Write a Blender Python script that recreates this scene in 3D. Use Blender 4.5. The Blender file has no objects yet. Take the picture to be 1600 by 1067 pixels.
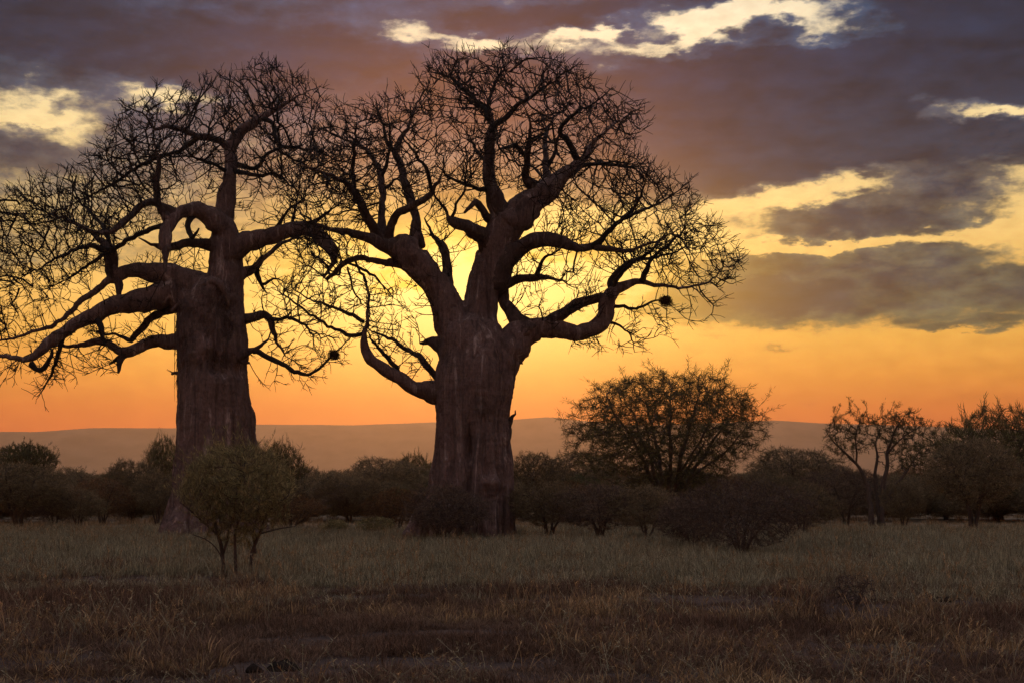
import bpy, math, random
import numpy as np
from mathutils import noise as mnoise, Vector

# ------------------------------------------------------------------ camera, sky, sun, exposure
SC = bpy.context.scene
COL = SC.collection
F, HZ, CAMH = 2222.0, 768.0, 1.8          # focal length in photo pixels, horizon row, eye height
cam_d = bpy.data.cameras.new('camera'); cam = bpy.data.objects.new('camera', cam_d); COL.objects.link(cam)
cam.location = (0, 0, CAMH); cam.rotation_euler = (math.radians(90), 0, 0)
cam_d.sensor_width = 36; cam_d.lens = F / 1600 * 36; cam_d.shift_y = (HZ - 533.5) / 1600
cam_d.clip_start = 0.1; cam_d.clip_end = 60000
SC.camera = cam
SC.view_settings.view_transform = 'Standard'; SC.view_settings.look = 'None'
SC.view_settings.exposure = 0.0; SC.view_settings.gamma = 1.0
SC.cycles.use_denoising = True; SC.cycles.use_adaptive_sampling = True; SC.cycles.adaptive_threshold = 0.02
SC.cycles.max_bounces = 4; SC.cycles.diffuse_bounces = 2; SC.cycles.glossy_bounces = 1
SC.cycles.transmission_bounces = 2; SC.cycles.volume_bounces = 0; SC.cycles.transparent_max_bounces = 4

def lin(*c):
    return tuple((v/255/12.92 if v/255 <= 0.04045 else ((v/255+0.055)/1.055)**2.4) for v in c)
def pxdir(x, y):                                   # photo pixel -> azimuth, elevation in degrees
    a = math.atan((x-800)/F)
    return math.degrees(a), math.degrees(math.atan((HZ-y)/F*math.cos(a)))
SUN_AZ, SUN_EL = pxdir(722, 452)
sd = Vector((math.sin(math.radians(SUN_AZ))*math.cos(math.radians(SUN_EL)),
             math.cos(math.radians(SUN_AZ))*math.cos(math.radians(SUN_EL)), math.sin(math.radians(SUN_EL))))

class NT:                                          # tiny helper to write node graphs
    def __init__(s, tree): s.t = tree
    def n(s, typ, ins=None, **kw):
        nd = s.t.nodes.new(typ)
        for k, v in kw.items(): setattr(nd, k, v)
        for k, v in (ins or {}).items():
            if isinstance(v, bpy.types.NodeSocket): s.t.links.new(v, nd.inputs[k])
            else: nd.inputs[k].default_value = v
        return nd
    def m(s, op, a, b=0.0, c=0.0, clamp=False):
        return s.n('ShaderNodeMath', {0: a, 1: b, 2: c}, operation=op, use_clamp=clamp).outputs[0]
    def vm(s, op, a, b=(0, 0, 0), scale=None):
        nd = s.n('ShaderNodeVectorMath', {0: a, 1: b}, operation=op)
        if scale is not None:
            if isinstance(scale, bpy.types.NodeSocket): s.t.links.new(scale, nd.inputs[3])
            else: nd.inputs[3].default_value = scale
        return nd.outputs['Value'] if op in ('DOT_PRODUCT', 'LENGTH') else nd.outputs[0]
    def ramp(s, fac, stops, interp='LINEAR'):
        nd = s.n('ShaderNodeValToRGB', {0: fac}); cr = nd.color_ramp; cr.interpolation = interp
        while len(cr.elements) < len(stops): cr.elements.new(0.5)
        for e, (p, c) in zip(cr.elements, stops): e.position = p; e.color = (*c, 1)
        return nd.outputs[0]
    def mix(s, fac, a, b, bt='MIX'):
        nd = s.n('ShaderNodeMix', data_type='RGBA', blend_type=bt)
        for i, v in ((0, fac), (6, a), (7, b)):
            if isinstance(v, bpy.types.NodeSocket): s.t.links.new(v, nd.inputs[i])
            else: nd.inputs[i].default_value = v if i == 0 else (*v, 1)
        return nd.outputs[2]
    def noise(s, vec, scale, detail=4, rough=0.5, dist=0.0):
        return s.n('ShaderNodeTexNoise', {'Vector': vec, 'Scale': scale, 'Detail': detail, 'Roughness': rough, 'Distortion': dist})
    def sstep(s, v, a, b):
        return s.n('ShaderNodeMapRange', {0: v, 1: a, 2: b, 3: 0.0, 4: 1.0}, interpolation_type='SMOOTHSTEP').outputs[0]

world = bpy.data.worlds.new('World'); SC.world = world; world.use_nodes = True
W = NT(world.node_tree); W.t.nodes.clear()
def build_sky():
    d = W.n('ShaderNodeTexCoord').outputs['Generated']
    xyz = W.n('ShaderNodeSeparateXYZ', {0: d})
    x, y, z = xyz.outputs
    az = W.m('MULTIPLY', W.m('ARCTAN2', x, y), 180/math.pi)
    el = W.m('MULTIPLY', W.m('ARCSINE', z), 180/math.pi)
    # domain warp so that every cloud edge is ragged
    dz = W.vm('MULTIPLY', d, (1, 1, 2.6))
    w1 = W.noise(dz, 9.0, 5, 0.55); w2 = W.noise(dz, 38.0, 5, 0.6)
    o1 = W.vm('SUBTRACT', w1.outputs['Color'], (0.5, 0.5, 0.5)); o2 = W.vm('SUBTRACT', w2.outputs['Color'], (0.5, 0.5, 0.5))
    uv = W.n('ShaderNodeCombineXYZ', {0: az, 1: el, 2: 0.0}).outputs[0]
    uvw = W.vm('ADD', uv, W.vm('MULTIPLY', o1, (4.2, 1.2, 0)))
    uvw = W.vm('ADD', uvw, W.vm('MULTIPLY', o2, (3.2, 1.7, 0)))
    # cloud field: overcast above, streaky in the middle, clear near the horizon, plus single clouds and gaps
    n1 = W.noise(W.vm('MULTIPLY', d, (1, 1, 4.2)), 7.0, 7, 0.56).outputs['Fac']
    n2 = W.noise(W.vm('MULTIPLY', d, (1, 1, 2.4)), 16.0, 6, 0.6).outputs['Fac']
    base = W.ramp(W.m('DIVIDE', el, 30.0, clamp=True),
                  [(0.0, (.06,)*3), (0.17, (.08,)*3), (0.25, (0.34,)*3), (0.36, (0.72,)*3), (0.43, (0.96,)*3), (0.55, (1.0,)*3), (1.0, (0.96,)*3)])
    base = W.m('SUBTRACT', base, .27)
    f = W.m('ADD', base, W.m('MULTIPLY', W.m('SUBTRACT', n1, 0.5), 0.62))
    f = W.m('ADD', f, W.m('MULTIPLY', W.m('SUBTRACT', n2, 0.5), 0.72))
    n4 = W.noise(W.vm('MULTIPLY', d, (1, 1, 1.9)), 62.0, 5, 0.62).outputs['Fac']
    f = W.m('ADD', f, W.m('MULTIPLY', W.m('SUBTRACT', n4, 0.5), 0.80))
    B = [  # x, y, half width, half height (photo px), turn deg, amount
        (1490, 80, 240, 105, 0, .75), (1200, 195, 235, 105, -4, .85), (1390, 215, 160, 45, 3, .5), (1060, 240, 110, 75, 0, .3),
        (1330, 342, 210, 27, 2, .62), (1370, 400, 220, 15, 0, .45), (1390, 455, 300, 44, 1, .75), (1140, 470, 160, 38, -2, .45),
        (1530, 508, 95, 10, 0, .5), (1500, 277, 80, 24, -3, .5), (1585, 215, 60, 26, 0, .6), (1030, 50, 40, 14, 0, .75), (1205, 38, 60, 18, 0, .9), (960, 66, 40, 9, 0, .4), (70, 212, 34, 10, 0, .35), (98, 172, 26, 10, 0, .3),
        (930, 20, 260, 26, -5, .4), (700, 130, 400, 60, 0, .3), (250, 60, 330, 50, 0, .25), (110, 300, 230, 50, 0, -.14), (40, 246, 110, 18, 0, .28), (60, 60, 170, 60, 0, .25), (560, 260, 200, 80, 0, -.12),
        (625, 448, 55, 15, 0, .28), (600, 505, 60, 8, 0, .15), (1215, 547, 26, 5, 0, .25), (830, 400, 40, 8, 0, .2),
        (635, 54, 66, 19, 4, -.85), (770, 72, 65, 10, 4, -.8), (1100, 50, 190, 26, -5, -1.05), (1320, 47, 90, 20, 0, -1.0), (905, 52, 60, 13, 0, -.85),
        (1200, 12, 120, 18, 0, -.8), (1480, 168, 72, 17, 10, -1.35), (1585, 172, 36, 14, 0, -1.0), (72, 185, 74, 36, 8, -.85), (275, 150, 62, 17, -5, -.8),
        (1240, 300, 210, 18, -6, -1.05), (1140, 350, 90, 22, -8, -.75), (1290, 378, 190, 9, -2, -.85), (1585, 355, 65, 45, 0, -.85), (1580, 268, 40, 15, 0, -.6),
        (890, 335, 110, 22, 0, -.3), (640, 415, 200, 45, 0, -.25), (860, 440, 160, 40, 0, -.25), (60, 450, 120, 22, 0, -.3), (1180, 430, 60, 8, 0, -.2)]
    for bx, by, rx, ry, rot, amp in B:
        a, e = pxdir(bx, by); k = math.degrees(1/F)
        mp = W.n('ShaderNodeMapping', {0: uvw, 1: (a, e, 0), 2: (0, 0, math.radians(-rot)), 3: (rx*k, ry*k, 1)}, vector_type='TEXTURE').outputs[0]
        q = W.vm('DOT_PRODUCT', mp, mp)
        q = W.m('EXPONENT', W.m('MULTIPLY', W.m('POWER', q, 1.9 if amp > 0 else 1.15), -0.7))
        f = W.m('MULTIPLY_ADD', q, amp, f)
    cover = W.sstep(f, -0.06, 0.56)
    thick = W.sstep(f, 0.48, 1.08)
    # colours by elevation (el 0..30 deg)
    def r(stops): return W.ramp(W.m('DIVIDE', el, 30.0, clamp=True), [(max(0, pxdir(800, py)[1])/30, lin(*c)) for py, c in stops])
    clear = r([(768, (226, 112, 50)), (690, (230, 116, 50)), (640, (240, 134, 52)), (590, (252, 164, 62)), (530, (255, 188, 80)),
               (430, (252, 200, 108)), (330, (253, 214, 136)), (200, (252, 224, 164)), (50, (250, 230, 190)), (-300, (190, 190, 200))])
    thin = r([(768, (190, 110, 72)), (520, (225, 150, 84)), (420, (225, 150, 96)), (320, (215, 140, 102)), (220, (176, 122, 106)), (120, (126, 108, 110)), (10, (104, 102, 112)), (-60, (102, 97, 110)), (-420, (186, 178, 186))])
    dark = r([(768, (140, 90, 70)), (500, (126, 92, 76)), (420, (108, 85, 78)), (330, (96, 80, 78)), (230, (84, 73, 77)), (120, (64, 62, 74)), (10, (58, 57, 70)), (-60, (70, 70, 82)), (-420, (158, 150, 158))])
    cloud = W.mix(1.0, W.mix(thick, thin, dark), W.mix(W.sstep(el, 19, 40), (.17, .40, .66), (1, 1, 1)), 'MULTIPLY')  # clouds brighten above the view, added to lift ambient light on the foreground
    # fine texture of the cloud bodies
    n3 = W.noise(W.vm('MULTIPLY', d, (1, 1, 3.0)), 26.0, 6, 0.6).outputs['Fac']
    cloud = W.mix(1.0, cloud, W.ramp(n3, [(0.28, (0.50,)*3), (0.72, (1.6,)*3)]), 'MULTIPLY')
    # sun glow behind the cloud veil
    ca = W.vm('DOT_PRODUCT', d, tuple(sd)); ang = W.m('MULTIPLY', W.m('ARCCOSINE', W.m('MINIMUM', ca, 1.0)), 180/math.pi)
    g1 = W.m('EXPONENT', W.m('MULTIPLY', W.m('POWER', W.m('DIVIDE', ang, 9.0), 2.0), -1.0))
    g2 = W.m('EXPONENT', W.m('MULTIPLY', W.m('POWER', W.m('DIVIDE', ang, 4.8), 2.0), -1.0))
    ea = W.m('POWER', W.m('DIVIDE', W.m('SUBTRACT', az, SUN_AZ), 8.5), 2.0); eb = W.m('POWER', W.m('DIVIDE', W.m('SUBTRACT', el, SUN_EL+.1), 2.8), 2.0)
    g2 = W.m('EXPONENT', W.m('MULTIPLY', W.m('ADD', ea, eb), -1.0))     # the glow spreads along the cloud layer
    g3 = W.m('EXPONENT', W.m('DIVIDE', ang, -24.0))
    clear = W.mix(1.0, clear, W.ramp(n4, [(.3, (.86, .84, .80)), (.7, (1.06,)*3)]), 'MULTIPLY')
    low = W.m('MULTIPLY_ADD', W.m('EXPONENT', W.m('MULTIPLY', W.m('POWER', W.m('DIVIDE', el, 2.1), 2.0), -1.0)), 1.5, 1.0)   # afterglow hugging the horizon, boosted behind the hills to brighten their haze
    clear = W.mix(1.0, clear, W.n('ShaderNodeCombineColor', {0: low, 1: W.m('MULTIPLY_ADD', low, .40, .60), 2: W.m('MULTIPLY_ADD', low, .2, .8)}).outputs[0], 'MULTIPLY')
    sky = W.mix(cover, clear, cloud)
    warm = W.mix(W.m('MULTIPLY', g1, 0.30), sky, lin(246, 146, 62))
    hot = W.mix(W.m('MULTIPLY', g2, 0.80), warm, tuple(1.35*v for v in lin(255, 204, 70)))
    # pale streaks that the glow lights up
    hot = W.mix(W.m('MULTIPLY', W.m('MULTIPLY', g2, W.sstep(f, 0.30, 0.0)), 0.6), hot, tuple(1.15*v for v in lin(255, 232, 150)))
    far = W.m('MULTIPLY_ADD', g3, 0.5, 0.62)              # dimmer away from the sun
    hot = W.mix(1.0, hot, W.n('ShaderNodeCombineColor', {0: far, 1: far, 2: far}).outputs[0], 'MULTIPLY')
    nis = W.n('ShaderNodeTexSky', sky_type='NISHITA', sun_disc=False, sun_elevation=math.radians(SUN_EL), sun_rotation=math.radians(SUN_AZ),
              air_density=2.0, dust_density=3.0).outputs[0]
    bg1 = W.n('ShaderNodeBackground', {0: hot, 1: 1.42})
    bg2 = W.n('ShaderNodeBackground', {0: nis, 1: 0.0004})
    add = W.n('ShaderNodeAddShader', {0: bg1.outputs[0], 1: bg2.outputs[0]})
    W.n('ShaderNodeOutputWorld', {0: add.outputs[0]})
build_sky()
world.cycles.sampling_method = 'MANUAL'; world.cycles.sample_map_resolution = 512

sun_d = bpy.data.lights.new('sun', 'SUN'); sun = bpy.data.objects.new('sun', sun_d); COL.objects.link(sun)
sun_d.energy = 0.21; sun_d.angle = math.radians(12); sun_d.color = (1.0, 0.42, 0.14)
sun.rotation_euler = (-sd).to_track_quat('-Z', 'Y').to_euler()

# ------------------------------------------------------------------ helpers
RNG = np.random.default_rng(7); random.seed(7)
def at(x, y, D): return np.array(((x-800)/F*D, D, CAMH + (HZ-y)/F*D))
def gz(x, y):                                       # ground height
    r = math.hypot(x, y)
    return 0.05*mnoise.noise(Vector((x*.16, y*.16, 3))) + 0.10*mnoise.noise(Vector((x*.05, y*.05, 9)))*min(1, r/40) - 0.05
def link(o, parent=None, name=None, **props):
    COL.objects.link(o)
    if parent: o.parent = parent
    for k, v in props.items(): o[k] = v
    return o
def empty(name, loc, **props):
    o = bpy.data.objects.new(name, None); o.location = tuple(float(v) for v in loc); o.empty_display_size = 0.2
    return link(o, **props)
def mesh_np(name, V, Fc, mats, smooth=True, midx=None):
    """V (n,3); Fc (m,k) faces of one size or list of such arrays"""
    me = bpy.data.meshes.new(name)
    Fs = [np.asarray(a, dtype=np.int32) for a in (Fc if isinstance(Fc, list) else [Fc]) if len(a)]
    loops = np.concatenate([a.ravel() for a in Fs]); tot = np.concatenate([np.full(len(a), a.shape[1]) for a in Fs]).astype(np.int32)
    st = np.concatenate([[0], np.cumsum(tot)[:-1]]).astype(np.int32)
    me.vertices.add(len(V)); me.vertices.foreach_set('co', np.asarray(V, dtype=np.float32).ravel())
    me.loops.add(len(loops)); me.loops.foreach_set('vertex_index', loops.astype(np.int32))
    me.polygons.add(len(tot)); me.polygons.foreach_set('loop_start', st); me.polygons.foreach_set('loop_total', tot)
    if midx is not None: me.polygons.foreach_set('material_index', np.asarray(midx, dtype=np.int32))
    me.polygons.foreach_set('use_smooth', np.full(len(tot), smooth))
    for m in (mats if isinstance(mats, (list, tuple)) else [mats]): me.materials.append(m)
    me.update(calc_edges=True)
    return me
def obj(name, me, parent=None, loc=None, **props):
    o = bpy.data.objects.new(name, me)
    if loc is not None: o.location = tuple(float(v) for v in loc)
    return link(o, parent, **props)

def catmull(P, seg):
    """P (n,k) control rows -> resampled with spacing about seg (first 3 columns are a position)"""
    P = np.asarray(P, float); n = len(P)
    Q = np.vstack([2*P[0]-P[1], P, 2*P[-1]-P[-2]]); out = []
    for i in range(n-1):
        p0, p1, p2, p3 = Q[i:i+4]; L = np.linalg.norm((p2-p1)[:3]); k = max(1, int(round(L/seg)))
        t = (np.arange(k)/k)[:, None]
        out.append(.5*((2*p1)+(-p0+p2)*t+(2*p0-5*p1+4*p2-p3)*t**2+(-p0+3*p1-3*p2+p3)*t**3))
    out.append(P[-1:]); return np.vstack(out)

def tube(P, R, sides, cap=True, lump=0.0, seed=0):
    """single tube with parallel-transported frames -> V, quads, caps(tris)"""
    P = np.asarray(P, float); n = len(P)
    T = np.gradient(P, axis=0); T /= np.linalg.norm(T, axis=1)[:, None]+1e-9
    u = np.cross(T[0], (0.3, 1, 0.1)); u /= np.linalg.norm(u); V = np.zeros((n, sides, 3)); a = np.arange(sides)/sides*2*math.pi
    for i in range(n):
        u = u - T[i]*np.dot(u, T[i]); u /= np.linalg.norm(u); v = np.cross(T[i], u)
        rr = np.full(sides, R[i])
        if lump:
            rr = rr*(1+lump*np.array([mnoise.noise(Vector((P[i][0]*1.1+math.cos(t)*.6+seed, P[i][1]+math.sin(t)*.6, P[i][2]*1.1)))+.7*mnoise.noise(Vector((P[i][0]*3.4+math.cos(t)*1.3, P[i][1]*3.4+math.sin(t)*1.3+seed, P[i][2]*3.4))) for t in a]))
        V[i] = P[i] + rr[:, None]*(np.cos(a)[:, None]*u + np.sin(a)[:, None]*v)
    idx = np.arange(n*sides).reshape(n, sides); j = np.roll(idx, -1, axis=1)
    Q = np.stack([idx[:-1], j[:-1], j[1:], idx[1:]], -1).reshape(-1, 4)
    V = V.reshape(-1, 3); Tn = np.zeros((0, 3), int)
    if cap:
        c0, c1 = len(V), len(V)+1; V = np.vstack([V, P[0]-T[0]*R[0]*.5, P[-1]+T[-1]*R[-1]*.6])
        Tn = np.vstack([np.stack([np.full(sides, c0), j[0], idx[0]], -1), np.stack([np.full(sides, c1), idx[-1], j[-1]], -1)])
    return V, Q, Tn
def join(parts):
    V, Q, T, o = [], [], [], 0
    for v, q, t in parts:
        V.append(v); Q.append(q+o); T.append(t+o); o += len(v)
    return np.vstack(V), np.vstack(Q), np.vstack(T)

def chains_mesh(chains, sides=3):
    """many thin tapering tubes at once, vectorised. chains: list of (P, R)"""
    L = np.array([len(c[0]) for c in chains]); P = np.vstack([c[0] for c in chains]); R = np.concatenate([c[1] for c in chains])
    st = np.concatenate([[0], np.cumsum(L)[:-1]]); en = st+L-1
    idx = np.arange(len(P)); first = np.zeros(len(P), bool); first[st] = True; last = np.zeros(len(P), bool); last[en] = True
    a = np.where(first, idx, idx-1); b = np.where(last, idx, idx+1)
    T = P[b]-P[a]; T /= np.linalg.norm(T, axis=1)[:, None]+1e-9
    M = P[en]-P[st]; M /= np.linalg.norm(M, axis=1)[:, None]+1e-9
    ref = np.cross(M, np.where(np.abs(M[:, 2:3]) < .8, (0, 0, 1.), (1., 0, 0))); ref = np.repeat(ref, L, axis=0)
    u = np.cross(T, ref); u /= np.linalg.norm(u, axis=1)[:, None]+1e-9; v = np.cross(T, u)
    ang = np.arange(sides)/sides*2*math.pi
    V = P[:, None, :] + R[:, None, None]*(np.cos(ang)[None, :, None]*u[:, None, :] + np.sin(ang)[None, :, None]*v[:, None, :])
    g = idx[~last]; k = np.arange(sides); k2 = (k+1) % sides
    Q = np.stack([g[:, None]*sides+k, g[:, None]*sides+k2, (g[:, None]+1)*sides+k2, (g[:, None]+1)*sides+k], -1).reshape(-1, 4)
    return V.reshape(-1, 3), Q

def colonize(seed_pos, A, step, kill, reach, iters=90, jitter=0.25, trop=(0, 0, 0), rng=RNG):
    """grow twigs from the seed nodes towards the attraction points A (space colonisation)"""
    P = [np.asarray(seed_pos, np.float32)]; par = [np.full(len(seed_pos), -1)]; A = np.asarray(A, np.float32)
    allP = P[0]; n0 = len(allP)
    nd = np.full(len(A), 1e9, np.float32); ni = np.zeros(len(A), int)
    def upd(newP, off, sel):
        for c in range(0, len(newP), 600):
            B = newP[c:c+600]
            d2 = (A[sel]**2).sum(1)[:, None] + (B**2).sum(1)[None] - 2*A[sel]@B.T
            k = d2.argmin(1); m = np.maximum(d2[np.arange(len(k)), k], 0)
            better = m < nd[sel]; s = sel[better]; nd[s] = m[better]; ni[s] = off+c+k[better]
    alive = np.arange(len(A)); upd(allP, 0, alive)
    alive = alive[nd[alive] > kill**2]
    used = {}; allpar = np.full(n0, -1)
    for it in range(iters):
        if not len(alive): break
        act = alive[nd[alive] < reach**2]
        if not len(act): break
        ids, inv = np.unique(ni[act], return_inverse=True)
        dv = A[act]-allP[ni[act]]; dv /= np.linalg.norm(dv, axis=1)[:, None]+1e-6
        D = np.zeros((len(ids), 3)); np.add.at(D, inv, dv)
        D /= np.linalg.norm(D, axis=1)[:, None]+1e-6
        D += rng.normal(0, jitter, D.shape) + np.array(trop)
        D /= np.linalg.norm(D, axis=1)[:, None]+1e-6
        ok = np.array([used.get(int(i), 0) < 3 for i in ids])
        for i in ids: used[int(i)] = used.get(int(i), 0)+1
        if not ok.all():                                     # points nobody can reach any more
            bad = np.isin(ni[act], ids[~ok]); alive = np.setdiff1d(alive, act[bad])
        if not ok.any(): continue
        newP = (allP[ids[ok]] + D[ok]*step*rng.uniform(.8, 1.2, (ok.sum(), 1))).astype(np.float32)
        off = len(allP); allP = np.vstack([allP, newP]); allpar = np.concatenate([allpar, ids[ok]])
        upd(newP, off, alive); alive = alive[nd[alive] > kill**2]
    return allP, allpar, n0

def to_chains(P, par, n0, r_tip, expo, rmax=None, taper_in=True):
    n = len(P); tips = np.zeros(n); kids = [[] for _ in range(n)]
    for i in range(n0, n): kids[par[i]].append(i)
    for i in range(n-1, n0-1, -1):
        if not kids[i]: tips[i] = 1
        tips[par[i]] += tips[i]
    R = r_tip*np.maximum(tips, 1)**expo
    chains = []; start = [(p, c) for p in range(n0) for c in kids[p]]; tiplist = []
    while start:
        p, c = start.pop(); seq = [p, c]
        while kids[seq[-1]]:
            ks = sorted(kids[seq[-1]], key=lambda k: -tips[k])
            start += [(seq[-1], k) for k in ks[1:]]; seq.append(ks[0])
        r = R[seq].copy(); r[0] = r[1]*1.15
        if rmax is not None and seq[0] < n0: r = np.minimum(r, rmax[seq[0]]*.85)
        r[-1] *= .6
        chains.append((P[seq].astype(float), r)); tiplist.append((P[seq[-1]], P[seq[-1]]-P[seq[-2]]))
    return chains, tiplist, R, tips

# ------------------------------------------------------------------ materials
def material(name, build):
    m = bpy.data.materials.new(name); m.use_nodes = True; t = NT(m.node_tree); t.t.nodes.clear()
    build(t, t.n('ShaderNodeOutputMaterial')); return m
def bark_mat(name, c_dark, c_mid, c_pale, streak=1.0, bump=0.6):
    def b(t, out):
        p = t.n('ShaderNodeNewGeometry').outputs['Position']
        v = t.noise(t.vm('MULTIPLY', p, (3.6, 3.6, .24)), 1.0, 7, .62, .6).outputs['Fac']
        c = t.noise(p, 1.3, 5, .6).outputs['Fac']; fine = t.noise(t.vm('MULTIPLY', p, (1, 1, .45)), 14.0, 5, .65).outputs['Fac']
        col = t.ramp(v, [(.32, c_dark), (.47, c_mid), (.57, c_mid), (.68, c_pale)])
        col = t.mix(t.m('MULTIPLY', t.sstep(c, .45, .7), .6), col, c_dark)
        col = t.mix(1.0, col, t.ramp(fine, [(.3, (.6,)*3), (.7, (1.35,)*3)]), 'MULTIPLY')
        h = t.m('ADD', t.m('MULTIPLY', v, 1.4), t.m('MULTIPLY', fine, .5))
        wr = t.noise(t.vm('MULTIPLY', p, (1.2, 1.2, 7.0)), 1.0, 5, .6).outputs['Fac']
        h = t.m('ADD', h, t.m('MULTIPLY', wr, .35))
        bp = t.n('ShaderNodeBump', {'Strength': bump, 'Distance': .35, 'Height': h})
        s = t.n('ShaderNodeBsdfPrincipled', {'Base Color': col, 'Roughness': .9, 'Normal': bp.outputs[0]})
        t.t.links.new(s.outputs[0], out.inputs[0])
    return material(name, b)
def leaf_mat(name, cols, trans=.3, scale=1.2):
    def b(t, out):
        p = t.n('ShaderNodeNewGeometry').outputs['Position']
        oi = t.n('ShaderNodeObjectInfo').outputs['Random']
        n = t.noise(p, scale, 3, .6).outputs['Fac']; n2 = t.noise(p, scale*9, 2, .5).outputs['Fac']
        k = t.m('MULTIPLY_ADD', oi, .18, t.m('MULTIPLY_ADD', n2, .35, t.m('MULTIPLY', n, .55)))
        col = t.ramp(k, [(.32+.36*i/(len(cols)-1), c) for i, c in enumerate(cols)])
        ri = t.n('ShaderNodeNewGeometry').outputs['Random Per Island']
        col = t.mix(1.0, col, t.ramp(ri, [(.0, (.45,)*3), (.6, (1.0,)*3), (1.0, (1.9, 1.85, 1.7))]), 'MULTIPLY')
        a = t.n('ShaderNodeBsdfDiffuse', {0: col}); c = t.n('ShaderNodeBsdfTranslucent', {0: col})
        mx = t.n('ShaderNodeMixShader', {0: trans, 1: a.outputs[0], 2: c.outputs[0]})
        t.t.links.new(mx.outputs[0], out.inputs[0])
    return material(name, b)
M_BARK = bark_mat('baobab bark', (.060, .038, .034), (.17, .112, .100), (.44, .35, .32))
M_SCAR = bark_mat('pale bark scar', (.09, .06, .055), (.17, .12, .11), (.28, .22, .20))
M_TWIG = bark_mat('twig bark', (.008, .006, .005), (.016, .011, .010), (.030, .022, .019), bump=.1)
M_LIMB = bark_mat('limb bark', (.04, .026, .023), (.095, .063, .057), (.22, .165, .15), bump=.8)  # darker copy of the trunk bark: weaker front light put into the colour
M_STEM = bark_mat('shrub stem bark', (.045, .033, .027), (.085, .063, .052), (.14, .11, .09), bump=.2)
M_NEST = leaf_mat('nest straw', [(.04, .03, .02), (.07, .05, .035)], .05)
M_LEAF = {
    'olive': leaf_mat('olive leaves', [(.13, .11, .058), (.23, .20, .10), (.34, .30, .155)]),
    'dull': leaf_mat('dull dry leaves', [(.11, .088, .055), (.19, .155, .095), (.28, .23, .145)]),
    'dusky': leaf_mat('dusky dry twigs', [(.075, .055, .045), (.13, .097, .078), (.20, .155, .12)]),
    'green': leaf_mat('dark acacia leaves', [(.06, .06, .034), (.10, .10, .05), (.15, .145, .075)]),
    'rust': leaf_mat('rust dry leaves', [(.10, .06, .035), (.17, .10, .055), (.22, .14, .08)])}

# ------------------------------------------------------------------ ground and hills
def ground_mat(t, out):
    p = t.n('ShaderNodeNewGeometry').outputs['Position']
    a = t.noise(p, .35, 6, .6).outputs['Fac']; b_ = t.noise(p, 3.5, 6, .65).outputs['Fac']; c = t.noise(p, 22.0, 4, .6).outputs['Fac']
    col = t.ramp(t.m('MULTIPLY_ADD', b_, .5, t.m('MULTIPLY', a, .5)), [(.35, (.028, .015, .011)), (.5, (.052, .029, .021)), (.62, (.085, .048, .033)), (.72, (.13, .080, .055))])
    col = t.mix(1.0, col, t.ramp(c, [(.3, (.65,)*3), (.7, (1.3,)*3)]), 'MULTIPLY')
    y = t.n('ShaderNodeSeparateXYZ', {0: p}).outputs[1]
    dry = t.m('MULTIPLY', t.sstep(t.m('MULTIPLY_ADD', t.m('SUBTRACT', a, .5), 30.0, y), 40, 75), .75)   # dry grass litter beyond the open soil
    col = t.mix(dry, col, t.ramp(b_, [(.3, (.20, .15, .085)), (.7, (.33, .25, .15))]))
    bp = t.n('ShaderNodeBump', {'Strength': .8, 'Distance': .06, 'Height': t.m('MULTIPLY_ADD', c, .5, b_)})
    s = t.n('ShaderNodeBsdfPrincipled', {'Base Color': col, 'Roughness': .95, 'Normal': bp.outputs[0]})
    t.t.links.new(s.outputs[0], out.inputs[0])
M_GROUND = material('soil and litter', ground_mat)
def graded(lo, hi, fine_lo, fine_hi, st, g=1.22):
    v = list(np.arange(fine_lo, fine_hi+1e-6, st)); s = st
    while v[-1] < hi: s *= g; v.append(v[-1]+s)
    s = st
    while v[0] > lo: s *= g; v.insert(0, v[0]-s)
    return np.array(v)
gx = graded(-8000, 8000, -28, 28, .4); gy = graded(-8000, 8000, 6, 72, .4)
GX, GY = np.meshgrid(gx, gy); Z = np.array([[gz(x, y) for x in gx] for y in gy])
near = np.clip(1-(GY-12)/45, 0, 1)*(GY > 4)
Z += np.array([[0.035*mnoise.noise(Vector((x*.9, y*.9, 1.7))) for x in gx] for y in gy])*near
i = np.arange(len(gx)*len(gy)).reshape(len(gy), len(gx))
Q = np.stack([i[:-1, :-1], i[:-1, 1:], i[1:, 1:], i[1:, :-1]], -1).reshape(-1, 4)
obj('ground', mesh_np('ground', np.stack([GX, GY, Z], -1).reshape(-1, 3), Q, M_GROUND), kind='structure', label='bare reddish soil of the savanna plain')

def hill_mat(t, out):
    p = t.n('ShaderNodeNewGeometry').outputs['Position']
    n = t.noise(p, .012, 6, .6).outputs['Fac']
    s = t.n('ShaderNodeBsdfDiffuse', {0: t.ramp(n, [(.35, (.40, .24, .15)), (.65, (.54, .34, .22))])})
    t.t.links.new(s.outputs[0], out.inputs[0])
HD = 5000.0
prof = [(-1600, 690), (-900, 676), (-400, 680), (0, 673), (60, 674), (150, 667), (280, 668), (400, 662), (560, 663), (700, 658), (800, 655), (860, 650), (905, 656), (1000, 664), (1150, 658), (1210, 656), (1285, 660), (1420, 664), (1600, 671), (2100, 676), (3000, 690)]
hx = np.linspace(-5400, 5000, 261); hy = np.linspace(4150, 6100, 34)
pxs = hx/HD*F+800; top = (HZ-np.interp(pxs, [p[0] for p in prof], [p[1] for p in prof]))/F*HD
HXg, HYg = np.meshgrid(hx, hy); bell = np.exp(-((HYg-HD)/430)**2)
HZg = np.array([[mnoise.fractal(Vector((x*.004, y*.004, 2)), .9, 2.1, 5) for x in hx] for y in hy])
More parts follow.
